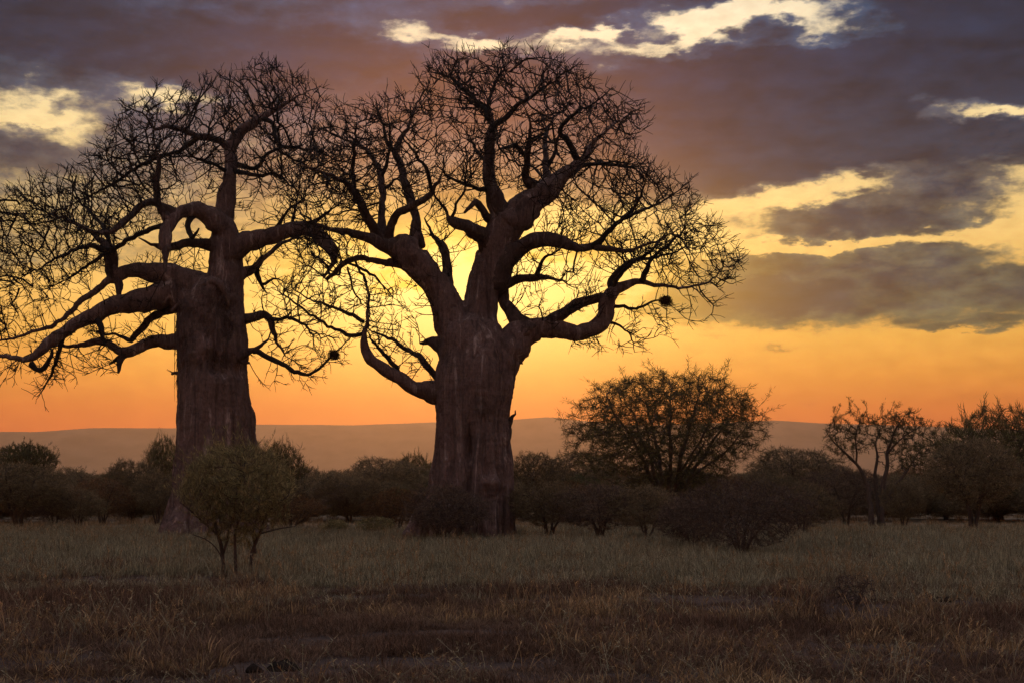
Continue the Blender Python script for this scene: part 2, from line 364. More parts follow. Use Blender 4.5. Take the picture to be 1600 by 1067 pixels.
HZg = -4 + (top[None]+4)*bell*(1+.0*HZg) + HZg*16*np.clip(1-np.abs(HYg-HD)/900, 0, 1)*np.where(bell > .93, .12, .8)
i = np.arange(HXg.size).reshape(HXg.shape)
Q = np.stack([i[:-1, :-1], i[:-1, 1:], i[1:, 1:], i[1:, :-1]], -1).reshape(-1, 4)
obj('hills', mesh_np('hills', np.stack([HXg, HYg, HZg], -1).reshape(-1, 3), Q, material('far hillside', hill_mat)), kind='structure', label='long low range of hazy hills on the horizon')

# ------------------------------------------------------------------ the two baobabs
def inpoly(x, y, poly):
    c = np.zeros(len(x), bool); n = len(poly)
    for k in range(n):
        x0, y0 = poly[k]; x1, y1 = poly[(k+1) % n]
        t = ((y0 > y) != (y1 > y)) & (x < (x1-x0)*(y-y0)/((y1-y0) if y1 != y0 else 1e-9)+x0); c ^= t
    return c
def edgedist(x, y, poly):
    d = np.full(len(x), 1e9); n = len(poly)
    for k in range(n):
        a = np.array(poly[k], float); b = np.array(poly[(k+1) % n], float); ab = b-a
        t = np.clip(((x-a[0])*ab[0]+(y-a[1])*ab[1])/(ab@ab), 0, 1)
        d = np.minimum(d, np.hypot(x-a[0]-t*ab[0], y-a[1]-t*ab[1]))
    return d

def remesh(name, parts, voxel, mats):
    V, Q, T = join(parts)
    me = mesh_np('raw', V, [Q, T], mats); o = bpy.data.objects.new('raw', me); COL.objects.link(o)
    md = o.modifiers.new('r', 'REMESH'); md.mode = 'VOXEL'; md.voxel_size = voxel
    ms = o.modifiers.new('s', 'SMOOTH'); ms.factor = .5; ms.iterations = 9
    dg = bpy.context.evaluated_depsgraph_get(); dg.update()
    out = bpy.data.meshes.new_from_object(o.evaluated_get(dg)); out.name = name
    bpy.data.objects.remove(o); bpy.data.meshes.remove(me)
    out.materials.clear()
    for m in mats: out.materials.append(m)
    return out

def baobab(D, trunk_cols, collars, boughs, crowns, label, name_seed, extra=None, base_px=(0, 0), natt=.85, tw_den=3.3):
    rng = np.random.default_rng(name_seed)
    bx = at(base_px[0], base_px[1], D); origin = np.array((bx[0], D, 0.0))
    root = empty('baobab_tree', origin, label=label, category='tree', group='giant baobabs')
    px = lambda w, d: w/F*d/2
    # trunk with the first stretch of every bough, fused into one skin
    parts = []
    for k, pl in enumerate(trunk_cols):
        P = np.array([np.append(at(x, y, D+dz), px(w, D)) for x, y, w, dz in pl]); P = catmull(P, .25)
        parts.append(tube(P[:, :3], P[:, 3], 28))
    # boughs: photo polylines, wandering in depth
    samples, meshes, mother = [], [], []
    for k, (pts, dze, collar) in enumerate(boughs):
        x0, y0 = pts[0][:2]; d0 = 0.0; mum = None
        if samples:
            S = np.vstack(samples); q = np.hypot(S[:, 0]-x0, S[:, 1]-y0); m = q.argmin()
            if q[m] < 16:
                d0 = S[m, 2]; mum = int(np.searchsorted(np.cumsum([len(a) for a in samples]), m, side='right'))
        L = sum(math.hypot(a[0]-b[0], a[1]-b[1]) for a, b in zip(pts, pts[1:]))
        if dze is None: dze = d0 + rng.uniform(-.55, .55)*L/F*D
        acc, rows, pr = 0, [], []
        for j, (x, y, w) in enumerate(pts):
            if j: acc += math.hypot(x-pts[j-1][0], y-pts[j-1][1])
            f = acc/L; f = f*f*(3-2*f)*.5+f*.5; dz = d0+(dze-d0)*f
            wd = w*(.78+.22*min(1, w/34))*(1 if f < .6 else 1-.45*(f-.6)/.4*(1 if w < 16 else 0))
            rows.append(np.append(at(x, y, D+dz), px(wd, D))); pr.append((x, y, dz, w))
        P = catmull(np.array(rows), .16)
        n = len(P); amp = .55*np.minimum(P[:, 3], .12)
        wob = np.array([[mnoise.noise(Vector((p[0]*1.7+k, p[2]*1.7, 5+c*7))) for c in range(3)] for p in P])
        P[:, :3] += wob*amp[:, None]
        kink = np.array([[mnoise.noise(Vector((p[0]*4.1+k, p[2]*4.1, 31+c*7))) for c in range(3)] for p in P]); P[:, :3] += kink*np.clip(.10-P[:, 3:4]*.3, .03, .09)
        P[:, 3] *= 1+.10*np.array([mnoise.noise(Vector((p[0]*2.3, p[2]*2.3, k))) for p in P])
        samples.append(catmull(np.array([(a, b, c, d) for a, b, c, d in pr])*1.0, 6.0))
        meshes.append(P); mother.append(mum if not collar else None)
        if collar:
            # skin round the bough's root, thinning out until the bough itself emerges
            m = min(n-1, max(4, int(collar/.16))); C = P[:m+1].copy()
            C[:, 3] *= np.linspace(1.04, .78, m+1); parts.append(tube(C[:, :3], C[:, 3], 18))
    for pl in collars:
        P = np.array([np.append(at(x, y, D+dz), px(w, D)) for x, y, w, dz in pl]); P = catmull(P, .2)
        parts.append(tube(P[:, :3], P[:, 3], 18))
    tm = remesh('trunk', parts, .055, [M_BARK])
    nv = len(tm.vertices); co = np.zeros(nv*3, np.float32); no = np.zeros(nv*3, np.float32)
    tm.vertices.foreach_get('co', co); tm.vertices.foreach_get('normal', no); co = co.reshape(-1, 3); no = no.reshape(-1, 3)
    disp = np.zeros(nv)
    for k in range(nv):
        x, y, z = co[k]; a = math.atan2(y-D, x-origin[0]); h = max(0, 1-z/9.0)
        rib = mnoise.noise(Vector((math.cos(a)*2.1, math.sin(a)*2.1, z*.07+name_seed)))
        rib2 = mnoise.noise(Vector((math.cos(a)*5.5, math.sin(a)*5.5, z*.16+name_seed)))
        lum = mnoise.noise(Vector((x*.9, y*.9, z*.55))); fine = mnoise.noise(Vector((x*3.5, y*3.5, z*1.4)))
        low = max(0, 1-z/4.0)
        wr = mnoise.noise(Vector((x*1.6, y*1.6, z*7.0)))
        pit = max(0, mnoise.noise(Vector((x*1.5+7, y*1.5, z*.8)))-.28)
        rib3 = mnoise.noise(Vector((math.cos(a)*11, math.sin(a)*11, z*.35+name_seed)))
        disp[k] = .24*rib*h + (.16*h+.20*low+.03)*(.5-2*abs(rib2)) + .09*(.3-abs(rib3))*(.4+h) + .09*lum + .05*fine + .02*wr - .55*pit
    if extra: disp += extra(co)
    co += no*disp[:, None]
    co -= origin
    tm.vertices.foreach_set('co', co.astype(np.float32).ravel()); tm.update()
    tm.polygons.foreach_set('use_smooth', np.ones(len(tm.polygons), bool))
    obj('trunk', tm, root)
    seeds, srad, tops = [], [], []
    for k, P in enumerate(meshes):
        rad = P[:, 3]*(.86 if boughs[k][2] == 0 and P[:, 3].max() > .6 else 1)     # the forks run inside the trunk skin
        V, Qd, Tn = tube(P[:, :3]-origin, rad, 14 if P[:, 3].max() > .15 else 8, lump=.26, seed=k)
        mo = tops[mother[k]] if mother[k] is not None and mother[k] > 1 else None
        nm = 'side_branch' if mo else 'branch'
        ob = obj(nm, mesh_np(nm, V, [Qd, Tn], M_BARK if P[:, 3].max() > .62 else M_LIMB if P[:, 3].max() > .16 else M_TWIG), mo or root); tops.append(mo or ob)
        s0 = min(len(P)-2, int(.18*len(P))) if k else len(P)//3
        if boughs[k][0][-1][:2] == (506, 434): continue     # the hooked limb stays bare
        seeds.append(P[s0:, :3]); srad.append(P[s0:, 3])
    seeds = np.vstack(seeds); srad = np.concatenate(srad)
    A = []
    for poly, n, depth, inner, zoff, droop in crowns:
        n = int(n*natt)
        xs = [p[0] for p in poly]; ys = [p[1] for p in poly]
        while n > 0:
            x = rng.uniform(min(xs), max(xs), 4000); y = rng.uniform(min(ys), max(ys), 4000)
            k = inpoly(x, y, poly); x, y = x[k], y[k]; e = edgedist(x, y, poly)
            cl = np.array([mnoise.noise(Vector((a*.016, b*.016, name_seed))) for a, b in zip(x, y)])
            w = np.clip(inner + (1-inner)*np.exp(-(e/90)**2) + cl*.45, .04, 1); k = rng.random(len(x)) < w
            x, y, e = x[k][:n], y[k][:n], e[k][:n]; n -= len(x)
            s = np.sqrt(np.clip(1-(1-np.minimum(1, e/190))**2, 0, 1))
            u = rng.uniform(-1, 1, len(x)); u = np.sign(u)*np.abs(u)**.75
            for a, b, c in zip(x, y, u*s*depth+zoff): A.append(at(a, b, D+c))
    A = np.array(A)
    P, par, n0 = colonize(seeds, A, .32, .40, 3.4, iters=60, jitter=.16, trop=(0, 0, .05), rng=rng)
    for _ in range(2):                               # straighten the young wood
        kid = np.full(len(P), -1); kid[par[n0:]] = np.arange(n0, len(P)); m = np.arange(n0, len(P)); m = m[kid[m] >= 0]
        P[m] = .45*P[m]+.275*(P[par[m]]+P[kid[m]])
    ch, tips, _, _ = to_chains(P, par, n0, .021, .50, srad)
    cen = np.array((origin[0], D, 8.5)); tw = []
    # side twigs all along the young wood and the outer boughs, thrusting outward and forking again
    host = [(c[0], c[1], .75) for c in ch] + [(p[int(len(p)*.40):, :3], p[int(len(p)*.40):, 3], 1.3) for p in meshes if p[-1, 3] < .07 and p[:, 3].mean() < .12]
    def zig(p, d, l, n, r):
        q = [p]
        for j in range(n):
            d = d+rng.normal(0, .17, 3); d /= np.linalg.norm(d); q.append(q[-1]+d*l/n)
        return np.array(q), np.linspace(r, r*.55, n+1), d
    for c, r, den in host:
        for j in range(1, len(c)):
            t0 = c[j]-c[j-1]; L = np.linalg.norm(t0); t0 = t0/(L+1e-6)
            cl = max(.15, 1+1.5*mnoise.noise(Vector(c[j]*.55)))
            for _ in range(rng.poisson(L*tw_den*den*cl)):
                p = c[j-1]+t0*L*rng.random(); out = p-cen; out /= np.linalg.norm(out)
                hang = -.35 if p[2] < 6.5 else .18
                d = t0*.55+out*.40+rng.normal(0, .55, 3)+(0, 0, hang); d /= np.linalg.norm(d)
                l = rng.uniform(.28, .85); q, rr, de = zig(p, d, l, 4, min(.0185, r[j]*.9)); tw.append((q, rr))
                for _ in range(rng.integers(1, 4)):
                    i_ = rng.integers(1, 4); d2 = (q[i_+1]-q[i_])/l*4*.8+rng.normal(0, .5, 3)+out*.25; d2 /= np.linalg.norm(d2)
                    q2, rr2, _ = zig(q[i_], d2, l*rng.uniform(.3, .6), 2, .0145); tw.append((q2, rr2))
    for p, dv in tips:
        dv = dv/(np.linalg.norm(dv)+1e-6)
        for _ in range(rng.integers(2, 5)):
            o1 = p-cen; o1 = o1/np.linalg.norm(o1); d1 = dv*.55+o1*.45+rng.normal(0, .36, 3)+(0, 0, .1); d1 /= np.linalg.norm(d1)
            q, rr, _ = zig(np.array(p, float), d1, rng.uniform(.2, .62), 3, .0145); tw.append((q, rr))
    ch += tw
    V, Qd = chains_mesh([(c[0]-origin, c[1]) for c in ch], 3)
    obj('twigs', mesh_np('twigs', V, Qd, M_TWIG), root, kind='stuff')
    print('baobab twigs', len(ch), len(Qd))
    return root

T2_boughs = [  # (polyline of x, y, width in photo px; depth at the end in m or None; length of fused root)
 ([(738,580,70),(715,520,58),(699,475,46),(681,441,40),(657,413,39),(636,396,38),(627,386,30)], -.6, 0),
 ([(748,570,80),(748,500,54),(755,448,48),(768,400,46),(777,375,46),(792,350,44)], .4, 0),
 ([(592,380,24),(580,352,18),(566,324,16),(556,305,13),(537,285,10),(505,270,8),(470,258,5)], -3.2, .9),
 ([(555,302,9),(552,271,8),(554,229,7),(556,190,4)], None, 0),
 ([(600,385,24),(596,340,14),(597,300,13),(596,279,12),(584,251,9),(567,231,8),(534,217,5),(500,200,3)], 2.2, .9),
 ([(597,281,8),(607,243,7),(610,215,6),(606,180,4)], None, 0),
 ([(598,296,7),(612,286,6),(626,275,5)], None, 0),
 ([(650,385,28),(650,342,16),(643,316,15),(634,294,14),(628,266,13),(619,240,12),(622,228,11),(628,215,10),(639,197,8),(649,167,6),(668,135,3)], 1.4, .9),
 ([(619,240,9),(609,230,8),(602,215,7),(598,195,6),(585,165,3)], None, 0),
 ([(606,380,22),(615,342,14),(641,324,14),(662,312,14),(675,301,13),(688,277,8)], -2.4, .9),
 ([(675,298,8),(669,271,7),(656,249,6),(634,221,4),(615,195,3)], None, 0),
 ([(632,396,34),(610,387,25),(591,378,20),(570,370,17),(545,362,14),(515,359,10),(495,350,8),(470,335,5)], -2.0, 1.0),
 ([(636,412,22),(604,411,13),(585,407,11),(560,404,11),(540,410,12),(531,417,13),(522,426,14),(511,436,12)], .6, .6),
 ([(546,412,5),(574,424,5),(597,444,4),(614,464,3)], None, 0),
 ([(543,417,4),(552,452,4),(569,478,4)], None, 0),
 ([(557,410,5),(574,452,5),(577,495,5)], None, 0),
 ([(712,604,60),(690,612,40),(668,610,32),(649,607,28),(612,585,22),(590,568,20),(573,552,18),(568,526,13),(573,502,10),(576,470,7),(574,450,5)], -1.5, 1.6),
 ([(700,608,24),(683,590,14),(665,568,12),(640,548,9),(612,531,7),(580,516,5),(560,508,3)], 1.0, .5),
 ([(625,585,11),(612,565,9),(600,552,8),(584,535,6),(576,518,4)], None, 0),
 ([(570,520,8),(552,527,8),(545,524,8),(530,517,7),(505,505,6),(470,480,5),(440,458,4),(425,440,3)], -2.5, 0),
 ([(569,503,7),(550,493,7),(530,484,6),(505,475,5),(480,466,4),(455,450,3)], -.5, 0),
 ([(700,545,40),(682,536,24),(668,535,15),(657,537,8)], 0, .4),
 ([(776,388,42),(757,371,30),(740,362,25),(725,354,20),(708,346,17),(698,341,12)], -1.6, .9),
 ([(704,344,7),(712,320,5),(725,300,4),(728,270,3)], None, 0),
 ([(703,344,6),(690,320,5),(672,300,4),(660,292,3)], None, 0),
 ([(694,462,26),(698,418,17),(694,388,15),(680,373,12),(672,362,9),(664,342,5)], 1.2, .6),
 ([(790,352,40),(776,320,32),(767,287,25),(763,252,21),(767,217,18),(768,195,15),(766,178,11)], -.6, 1.2),
 ([(767,205,13),(780,190,11),(794,181,10),(811,164,8),(833,150,6),(867,125,4),(895,104,3)], -2.6, 0),
 ([(767,190,12),(756,170,10),(740,153,8),(725,141,7),(697,119,4),(660,112,3)], 2.2, 0),
 ([(767,184,10),(765,160,7),(775,130,6),(790,100,4)], .4, 0),
 ([(770,297,10),(752,296,8),(737,293,7),(719,286,6),(700,277,5),(680,255,3)], -2.0, 0),
 ([(765,262,9),(756,250,7),(745,234,6),(737,224,5),(722,218,3)], 1.5, 0),
 ([(776,352,18),(762,340,15),(752,326,14),(743,318,13),(730,328,11),(725,333,8)], -1.0, .4),
 ([(788,354,54),(815,330,48),(845,306,40),(870,285,28),(890,268,22),(909,251,16),(920,232,12),(934,217,9),(957,197,7),(985,178,5),(1008,165,3)], 2.0, 1.6),
 ([(846,304,30),(832,290,19),(822,281,15),(822,262,13),(824,240,11),(827,217,9),(829,195,7),(822,172,5)], -1.8, .7),
 ([(823,246,9),(812,233,8),(800,228,7),(780,232,6),(776,215,4)], -2.6, 0),
 ([(862,293,26),(854,270,14),(852,245,11),(851,225,10),(856,200,8),(866,184,6),(884,172,4)], 2.8, .6),
 ([(853,262,9),(866,240,7),(872,215,6),(880,195,4)], None, 0),
 ([(905,254,14),(894,235,12),(884,217,11),(875,206,10),(884,188,8),(905,175,6),(930,160,5),(957,138,3)], -.5, 0),
 ([(900,260,10),(930,257,7),(955,258,6),(985,262,5),(1013,255,3)], 3.5, 0),
 ([(768,440,46),(793,406,34),(815,388,28),(832,378,25),(856,374,24),(880,381,20),(905,386,15),(932,386,13),(965,391,9),(983,391,8),(1010,383,6),(1031,376,6),(1056,361,4),(1088,335,2.5)], -2.8, 1.4),
 ([(928,386,13),(945,368,10),(958,357,9),(975,340,8),(989,328,7),(1003,300,5),(1013,262,3)], -3.4, 0),
 ([(972,345,7),(1000,330,6),(1030,318,4),(1075,288,2.5)], -1.0, 0),
 ([(826,524,40),(802,493,26),(789,475,20),(786,453,17),(795,443,17),(815,436,16),(840,433,14),(862,436,8),(880,440,5),(905,455,3)], 1.6, .7),
 ([(838,432,10),(845,412,8),(858,400,6),(875,390,5)], None, 0),
 ([(770,585,70),(789,552,62),(806,531,52),(830,518,38),(856,514,32),(880,517,28),(900,520,26),(929,513,26),(945,492,28),(952,468,28),(964,452,20),(985,444,14),(1005,440,11),(1030,446,9),(1055,450,8),(1085,446,7),(1110,440,6),(1126,422,5),(1150,417,3)], 1.0, 2.4),
 ([(856,508,26),(880,490,20),(897,479,20),(926,469,18),(951,468,18)], .75, .6),
 ([(953,462,14),(956,437,11),(975,415,9),(1000,405,8),(1024,402,6),(1060,392,4),(1090,375,3)], 2.6, 0),
 ([(1001,441,12),(1012,420,10),(1018,405,8),(1047,380,6),(1079,348,3)], -.5, 0),
 ([(956,455,11),(970,430,8),(990,410,7),(1020,390,5),(1050,350,3)], -1.5, 0),
 ([(948,482,11),(968,478,7),(989,483,6),(1005,478,6),(1024,471,5),(1038,468,4)], .3, 0),
 ([(945,503,8),(967,508,5),(985,525,4),(993,548,2.5)], None, 0),
 ([(770,705,40),(786,685,24),(794,665,16),(801,652,10),(806,641,5)], .2, .5),
]
T2_trunk = [[(724,862,164,.2),(728,825,146,.1),(733,785,134,0),(736,740,122,0),(738,700,118,0),(738,650,118,0),(739,612,124,0),(744,568,120,0),(738,532,100,0),(732,505,82,0)]]
T2_coll = [[(735,600,90,0),(713,530,66,-.1),(699,478,51,-.2),(681,442,45,-.3),(657,414,44,-.4),(637,396,48,-.5),(627,386,44,-.6),(606,386,24,-.6)], [(637,396,44,-.5),(650,386,28,-.4)],
           [(748,590,100,0),(748,510,62,.1),(755,448,53,.2),(768,402,50,.3),(776,378,50,.3),(790,354,54,.4),(806,338,46,.4)],
           [(700,800,70,-1.2),(672,836,70,-1.5),(650,858,50,-1.9)]]
def T2_extra(co):
    d = np.zeros(len(co))
    for x, y, r, a in ((772, 757, .42, .30), (760, 752, .2, .16), (733, 690, .22, -.30), (733, 706, .16, -.25), (752, 640, .3, .06), (700, 520, .5, .07)):
        p = at(x, y, 55.4); q = (co[:, 0]-p[0])**2+((co[:, 2]-p[2])*(.45 if a < -.2 else 1.2))**2
        d += a*np.exp(-q/r**2)*(co[:, 1] < 57)
    return d
T2_crowns = [
 ([(470,440),(448,330),(452,250),(490,190),(530,158),(600,152),(648,145),(655,108),(690,86),(760,80),(820,74),(880,87),(900,106),(930,126),(965,142),(1012,166),(1018,200),(992,232),(1020,255),(1080,282),(1092,330),(1128,352),(1165,410),(1163,438),(1105,462),(1040,450),(960,420),(880,350),(800,300),(700,300),(600,330),(540,400)], 5200, 6.0, .30, 0, 0),
 ([(470,430),(560,370),(600,420),(660,440),(680,590),(610,560),(560,480),(500,520)], 420, 2.5, .6, -.5, 0),
 ([(780,400),(900,330),(1010,380),(1000,430),(880,520),(830,500),(800,470)], 420, 3.0, .6, 0, 0),
 ([(860,525),(940,520),(960,480),(1060,460),(1140,440),(1120,500),(1050,520),(1005,560),(960,555),(900,560)], 160, 1.8, .6, .5, 1),
 ([(640,300),(760,300),(720,430),(690,450),(650,380)], 160, 2.0, .7, 0, 0)]
baobab(57.0, T2_trunk, T2_coll, T2_boughs, T2_crowns, 'tall full-crowned baobab with forked trunk standing right of centre', 3, T2_extra, (736, 838))

T1_boughs = [
 ([(346,540,70),(350,470,60),(352,430,50),(351,400,44),(349,372,38),(348,352,34)], .3, 0),
 ([(351,390,46),(350,352,37),(352,325,31),(355,299,27),(360,262,23),(361,238,21),(366,220,20),(380,203,18),(396,192,17),(416,180,14),(447,162,9),(475,147,5),(500,135,3)], .8, 1.0),
 ([(410,183,9),(426,196,9),(430,216,8),(441,228,7),(465,232,6),(495,237,5),(530,254,3)], -1.2, 0),
 ([(361,242,18),(350,226,14),(338,219,13),(306,213,12),(285,205,10),(272,200,9),(255,199,8),(242,201,6),(228,182,5),(205,172,4),(185,180,3)], -1.5, .4),
 ([(314,214,11),(297,224,10),(283,235,9),(265,241,8),(247,246,8),(214,262,7),(180,286,6),(146,303,5),(100,325,3)], 2.6, 0),
 ([(361,256,11),(385,262,8),(402,262,8),(411,252,7),(418,241,7),(430,235,6),(450,243,5),(475,258,5),(510,280,3)], 2.0, 0),
 ([(360,266,10),(402,274,7),(427,271,6),(452,288,4),(475,315,3)], -2.2, 0),
 ([(358,270,10),(340,259,7),(322,253,7),(310,250,6),(295,238,4)], -2.5, 0),
 ([(355,398,48),(351,362,40),(336,341,35),(315,331,28),(295,330,24),(275,338,22),(263,355,22),(258,375,22),(257,390,16)], -1.6, 1.6),
 ([(266,348,20),(250,325,14),(246,305,13),(246,275,11),(247,248,9),(240,220,5)], -1.8, .3),
 ([(258,385,17),(259,405,11),(256,428,6)], None, 0),
 ([(350,386,30),(315,380,18),(292,381,16),(270,386,16),(255,385,16),(240,383,10),(225,377,7),(217,372,4)], -1.5, .8),
 ([(274,336,20),(250,322,14),(235,316,13),(222,319,12),(208,333,12),(195,347,11),(180,358,9),(155,364,8),(124,352,5),(95,345,3)], -3.2, .3),
 ([(305,334,13),(296,345,11),(295,362,10),(302,370,10),(312,358,7)], -1.8, 0),
 ([(262,350,12),(240,358,10),(213,368,9),(187,384,9),(152,405,7),(100,439,4),(60,455,3)], -.2, 0),
 ([(318,455,60),(292,444,50),(262,431,40),(231,425,28),(210,423,24),(192,426,22),(178,435,20),(165,443,13),(148,455,12),(127,470,11),(112,485,10),(90,505,9),(50,520,8),(10,531,7),(-30,535,4)], -1.2, 1.8),
 ([(183,434,16),(186,450,13),(184,468,12)], -.8, 0),
 ([(178,436,20),(174,412,20),(172,396,21),(172,384,16)], -.6, .3),
 ([(172,392,13),(140,385,8),(105,395,6),(60,420,4),(20,440,3)], -2.6, 0),
 ([(172,388,13),(150,370,9),(120,350,7),(80,335,5),(40,320,3)], .6, 0),
 ([(172,388,11),(165,360,8),(140,330,6),(110,300,4)], 2.4, 0),
 ([(320,478,60),(290,464,54),(262,459,46),(240,464,40),(215,470,36),(183,478,31),(141,494,24),(104,516,20),(70,541,17),(45,563,14),(25,560,13),(10,556,11),(-20,562,8),(-60,590,5)], -2.6, 1.8),
 ([(48,566,13),(58,579,10),(70,575,10),(78,562,9),(80,545,9)], None, 0),
 ([(102,520,13),(92,545,9),(86,570,7),(72,600,4),(58,622,2.5)], None, 0),
 ([(150,494,12),(160,520,9),(165,540,7)], None, 0),
 ([(318,544,50),(290,535,32),(264,532,24),(239,534,22),(216,544,20),(198,552,18),(183,546,14),(170,536,13),(150,534,12),(120,540,9),(90,540,7),(50,552,5),(10,575,3)], -.6, 1.2),
 ([(199,552,15),(188,562,12),(184,583,7)], None, 0), ([(192,556,10),(180,563,8),(171,569,6)], None, 0),
 ([(290,476,24),(258,487,14),(239,495,13),(222,514,12),(206,530,10),(195,528,8),(180,522,6),(160,525,5),(140,540,3)], .8, .6),
 ([(310,592,16),(285,585,9),(268,583,8)], -.4, .3),
 ([(340,502,40),(375,499,21),(395,496,18),(414,493,15),(424,507,12),(429,525,10),(436,540,8),(447,556,4)], .4, .8),
 ([(418,499,9),(437,498,6),(455,497,6),(470,503,6),(482,515,5),(489,523,4),(505,521,3),(520,530,2.5)], None, 0),
 ([(325,592,36),(345,572,28),(368,559,20),(385,551,16),(403,543,12),(420,530,8)], -1.0, .8),
 ([(396,547,13),(415,556,10),(430,564,9),(447,572,8),(460,580,8),(475,584,6),(490,582,5),(503,570,5),(520,553,5),(535,540,4),(548,527,4)], -2.2, 0),
 ([(370,560,14),(382,565,9),(389,568,7)], None, 0),
 ([(352,446,46),(376,431,23),(390,423,18),(402,416,14),(412,403,10),(425,393,8),(447,377,7),(475,370,4),(500,360,3)], 1.6, .8),
 ([(401,417,13),(404,435,9),(410,449,7),(416,458,4)], None, 0), ([(408,446,6),(422,439,5),(435,436,4),(445,443,3)], None, 0),
 ([(354,396,48),(379,382,36),(400,375,31),(419,370,28),(440,363,26),(461,358,25),(480,359,24),(497,367,22),(512,382,20),(520,396,18),(519,410,15),(511,425,12),(506,434,8)], -.8, 1.0),
 ([(478,356,10),(500,340,7),(530,320,4)], None, 0), ([(430,364,9),(450,330,5),(490,300,3)], None, 0), ([(455,358,8),(462,320,5),(470,280,3)], None, 0),
]
T1_trunk = [[(336,862,172,.2),(335,810,146,.1),(337,760,130,0),(338,700,121,0),(337,650,115,0),(333,600,108,0),(329,555,102,0),(326,515,97,-.1),(323,482,88,-.3),(326,464,70,-.5),(332,450,44,-.75),(336,441,24,-.9)]]
T1_coll = [[(345,560,84,0),(350,490,70,.2),(352,430,56,.3),(351,400,49,.3),(350,375,44,.3)],
           [(296,810,60,-.8),(282,845,60,-1.3)], [(330,800,60,-1.3),(328,850,60,-1.7)], [(372,800,60,-1.0),(384,850,60,-1.5)]]
def T1_extra(co):
    d = np.zeros(len(co))
    for x, y, r, a in ((318, 505, .35, -.22), (300, 490, .25, -.18), (345, 480, .28, -.16), (322, 545, .22, .16), (300, 552, .2, .12), (335, 560, .25, -.22), (308, 572, .22, -.15), (338, 600, .5, .08)):
        p = at(x, y, 58.6); q = (co[:, 0]-p[0])**2+((co[:, 2]-p[2])*.8)**2
        d += a*np.exp(-q/r**2)*(co[:, 1] < 60)
    return d
T1_crowns = [
 ([(-90,600),(-90,330),(0,310),(30,288),(115,255),(150,222),(195,165),(250,138),(340,122),(388,97),(440,102),(495,130),(516,160),(500,205),(540,260),(545,320),(470,330),(400,300),(330,260),(270,320),(180,410),(100,470),(20,520)], 4300, 5.5, .34, 0, 0),
 ([(-80,560),(0,530),(110,480),(200,440),(260,430),(260,520),(180,560),(120,600),(60,622),(0,605),(-60,640)], 520, 2.6, .6, -1, 1),
 ([(375,370),(500,370),(520,440),(545,480),(548,560),(510,600),(440,602),(398,620),(395,560),(385,470)], 400, 2.6, .6, 0, 1),
 ([(190,400),(270,390),(340,380),(300,440),(230,425)], 90, 1.5, .7, 0, 0),
 ([(-20,310),(120,258),(200,205),(290,250),(260,350),(180,400),(60,440),(-20,450)], 900, 4.5, .8, 0, 0),
 ([(210,240),(350,240),(340,330),(260,330)], 220, 3.0, .7, 0, 0), ([(370,240),(480,240),(480,350),(380,360)], 260, 3.0, .7, 0, 0)]
t1 = baobab(60.0, T1_trunk, T1_coll, T1_boughs, T1_crowns, 'broad leaning-limbed baobab with broken trunk top at the left', 11, T1_extra, (336, 836))
def lip(root, pts, w0):
    P = np.array([np.append(at(x, y, 60+dz), w/F*60/2) for x, y, w, dz in pts]); P = catmull(P, .1)
    V, Q, T = tube(P[:, :3]-np.array(root.location), P[:, 3], 10, lump=.3)
    obj('bark_ridge', mesh_np('bark_ridge', V, [Q, T], M_SCAR), root, label='pale torn bark edge')
lip(t1, [(268,486,5,-.75),(288,468,7,-.85),(306,453,8,-.98),(322,444,9,-1.08),(335,439,10,-1.12),(345,447,9,-1.12),(353,461,7,-1.0),(358,478,4,-.85)], 1)

def nest(x, y, D, r, label, seed):
    rng = np.random.default_rng(seed); c = at(x, y, D); ch = []
    for k in range(420):
        d = rng.normal(0, 1, 3); d /= np.linalg.norm(d); p = d*r*rng.uniform(.2, .95)*np.array((1, 1, .85)); t = np.cross(d, rng.normal(0, 1, 3)); t /= np.linalg.norm(t)
        t = t*.8+d*rng.uniform(-.1, .5); l = r*rng.uniform(.5, 1.1)
        ch.append((np.array([p-t*l*.5, p+rng.normal(0, .02, 3), p+t*l*.5]), np.array([.007, .011, .006])))
    V, Q = chains_mesh(ch, 3)
    obj('bird_nest', mesh_np('bird_nest', V, Q, M_NEST), loc=c, label=label, category='nest')
def vines(root, D, x0, x1, y0, y1, n, seed):
    rg = np.random.default_rng(seed); ch = []; org = np.array(root.location)
    for k in range(n):
        cx, hw = (x0+x1)/2, (x1-x0)/2*1.02; y = rg.uniform(y0, y1); th = rg.uniform(-1.2, 1.2); q = []
        dth, dy = rg.normal(0, .10), rg.normal(6, 8)
        for j in range(7):
            R_ = hw/F*D*(1.03+.03*rg.random()); c = at(cx, y, D); q.append(c+np.array((R_*math.sin(th), -R_*math.cos(th), 0)))
            th += dth+rg.normal(0, .05); y += dy+rg.normal(0, 3); dth += rg.normal(0, .05)
        ch.append((np.array(q)-org, np.linspace(.014, .007, 7)))
    V, Q = chains_mesh(ch, 3); obj('dry_creeper', mesh_np('dry_creeper', V, Q, M_SCAR), root, kind='stuff', label='pale dry creeper strands on the bark')
vines(t1, 60, 277, 372, 452, 560, 150, 4)
nest(1040, 471, 57.3, .30, 'dark ball of twigs at the outer right branch of the right baobab', 1)
nest(521, 554, 57.9, .27, 'ragged dark twig nest hanging low between the two baobabs', 2)

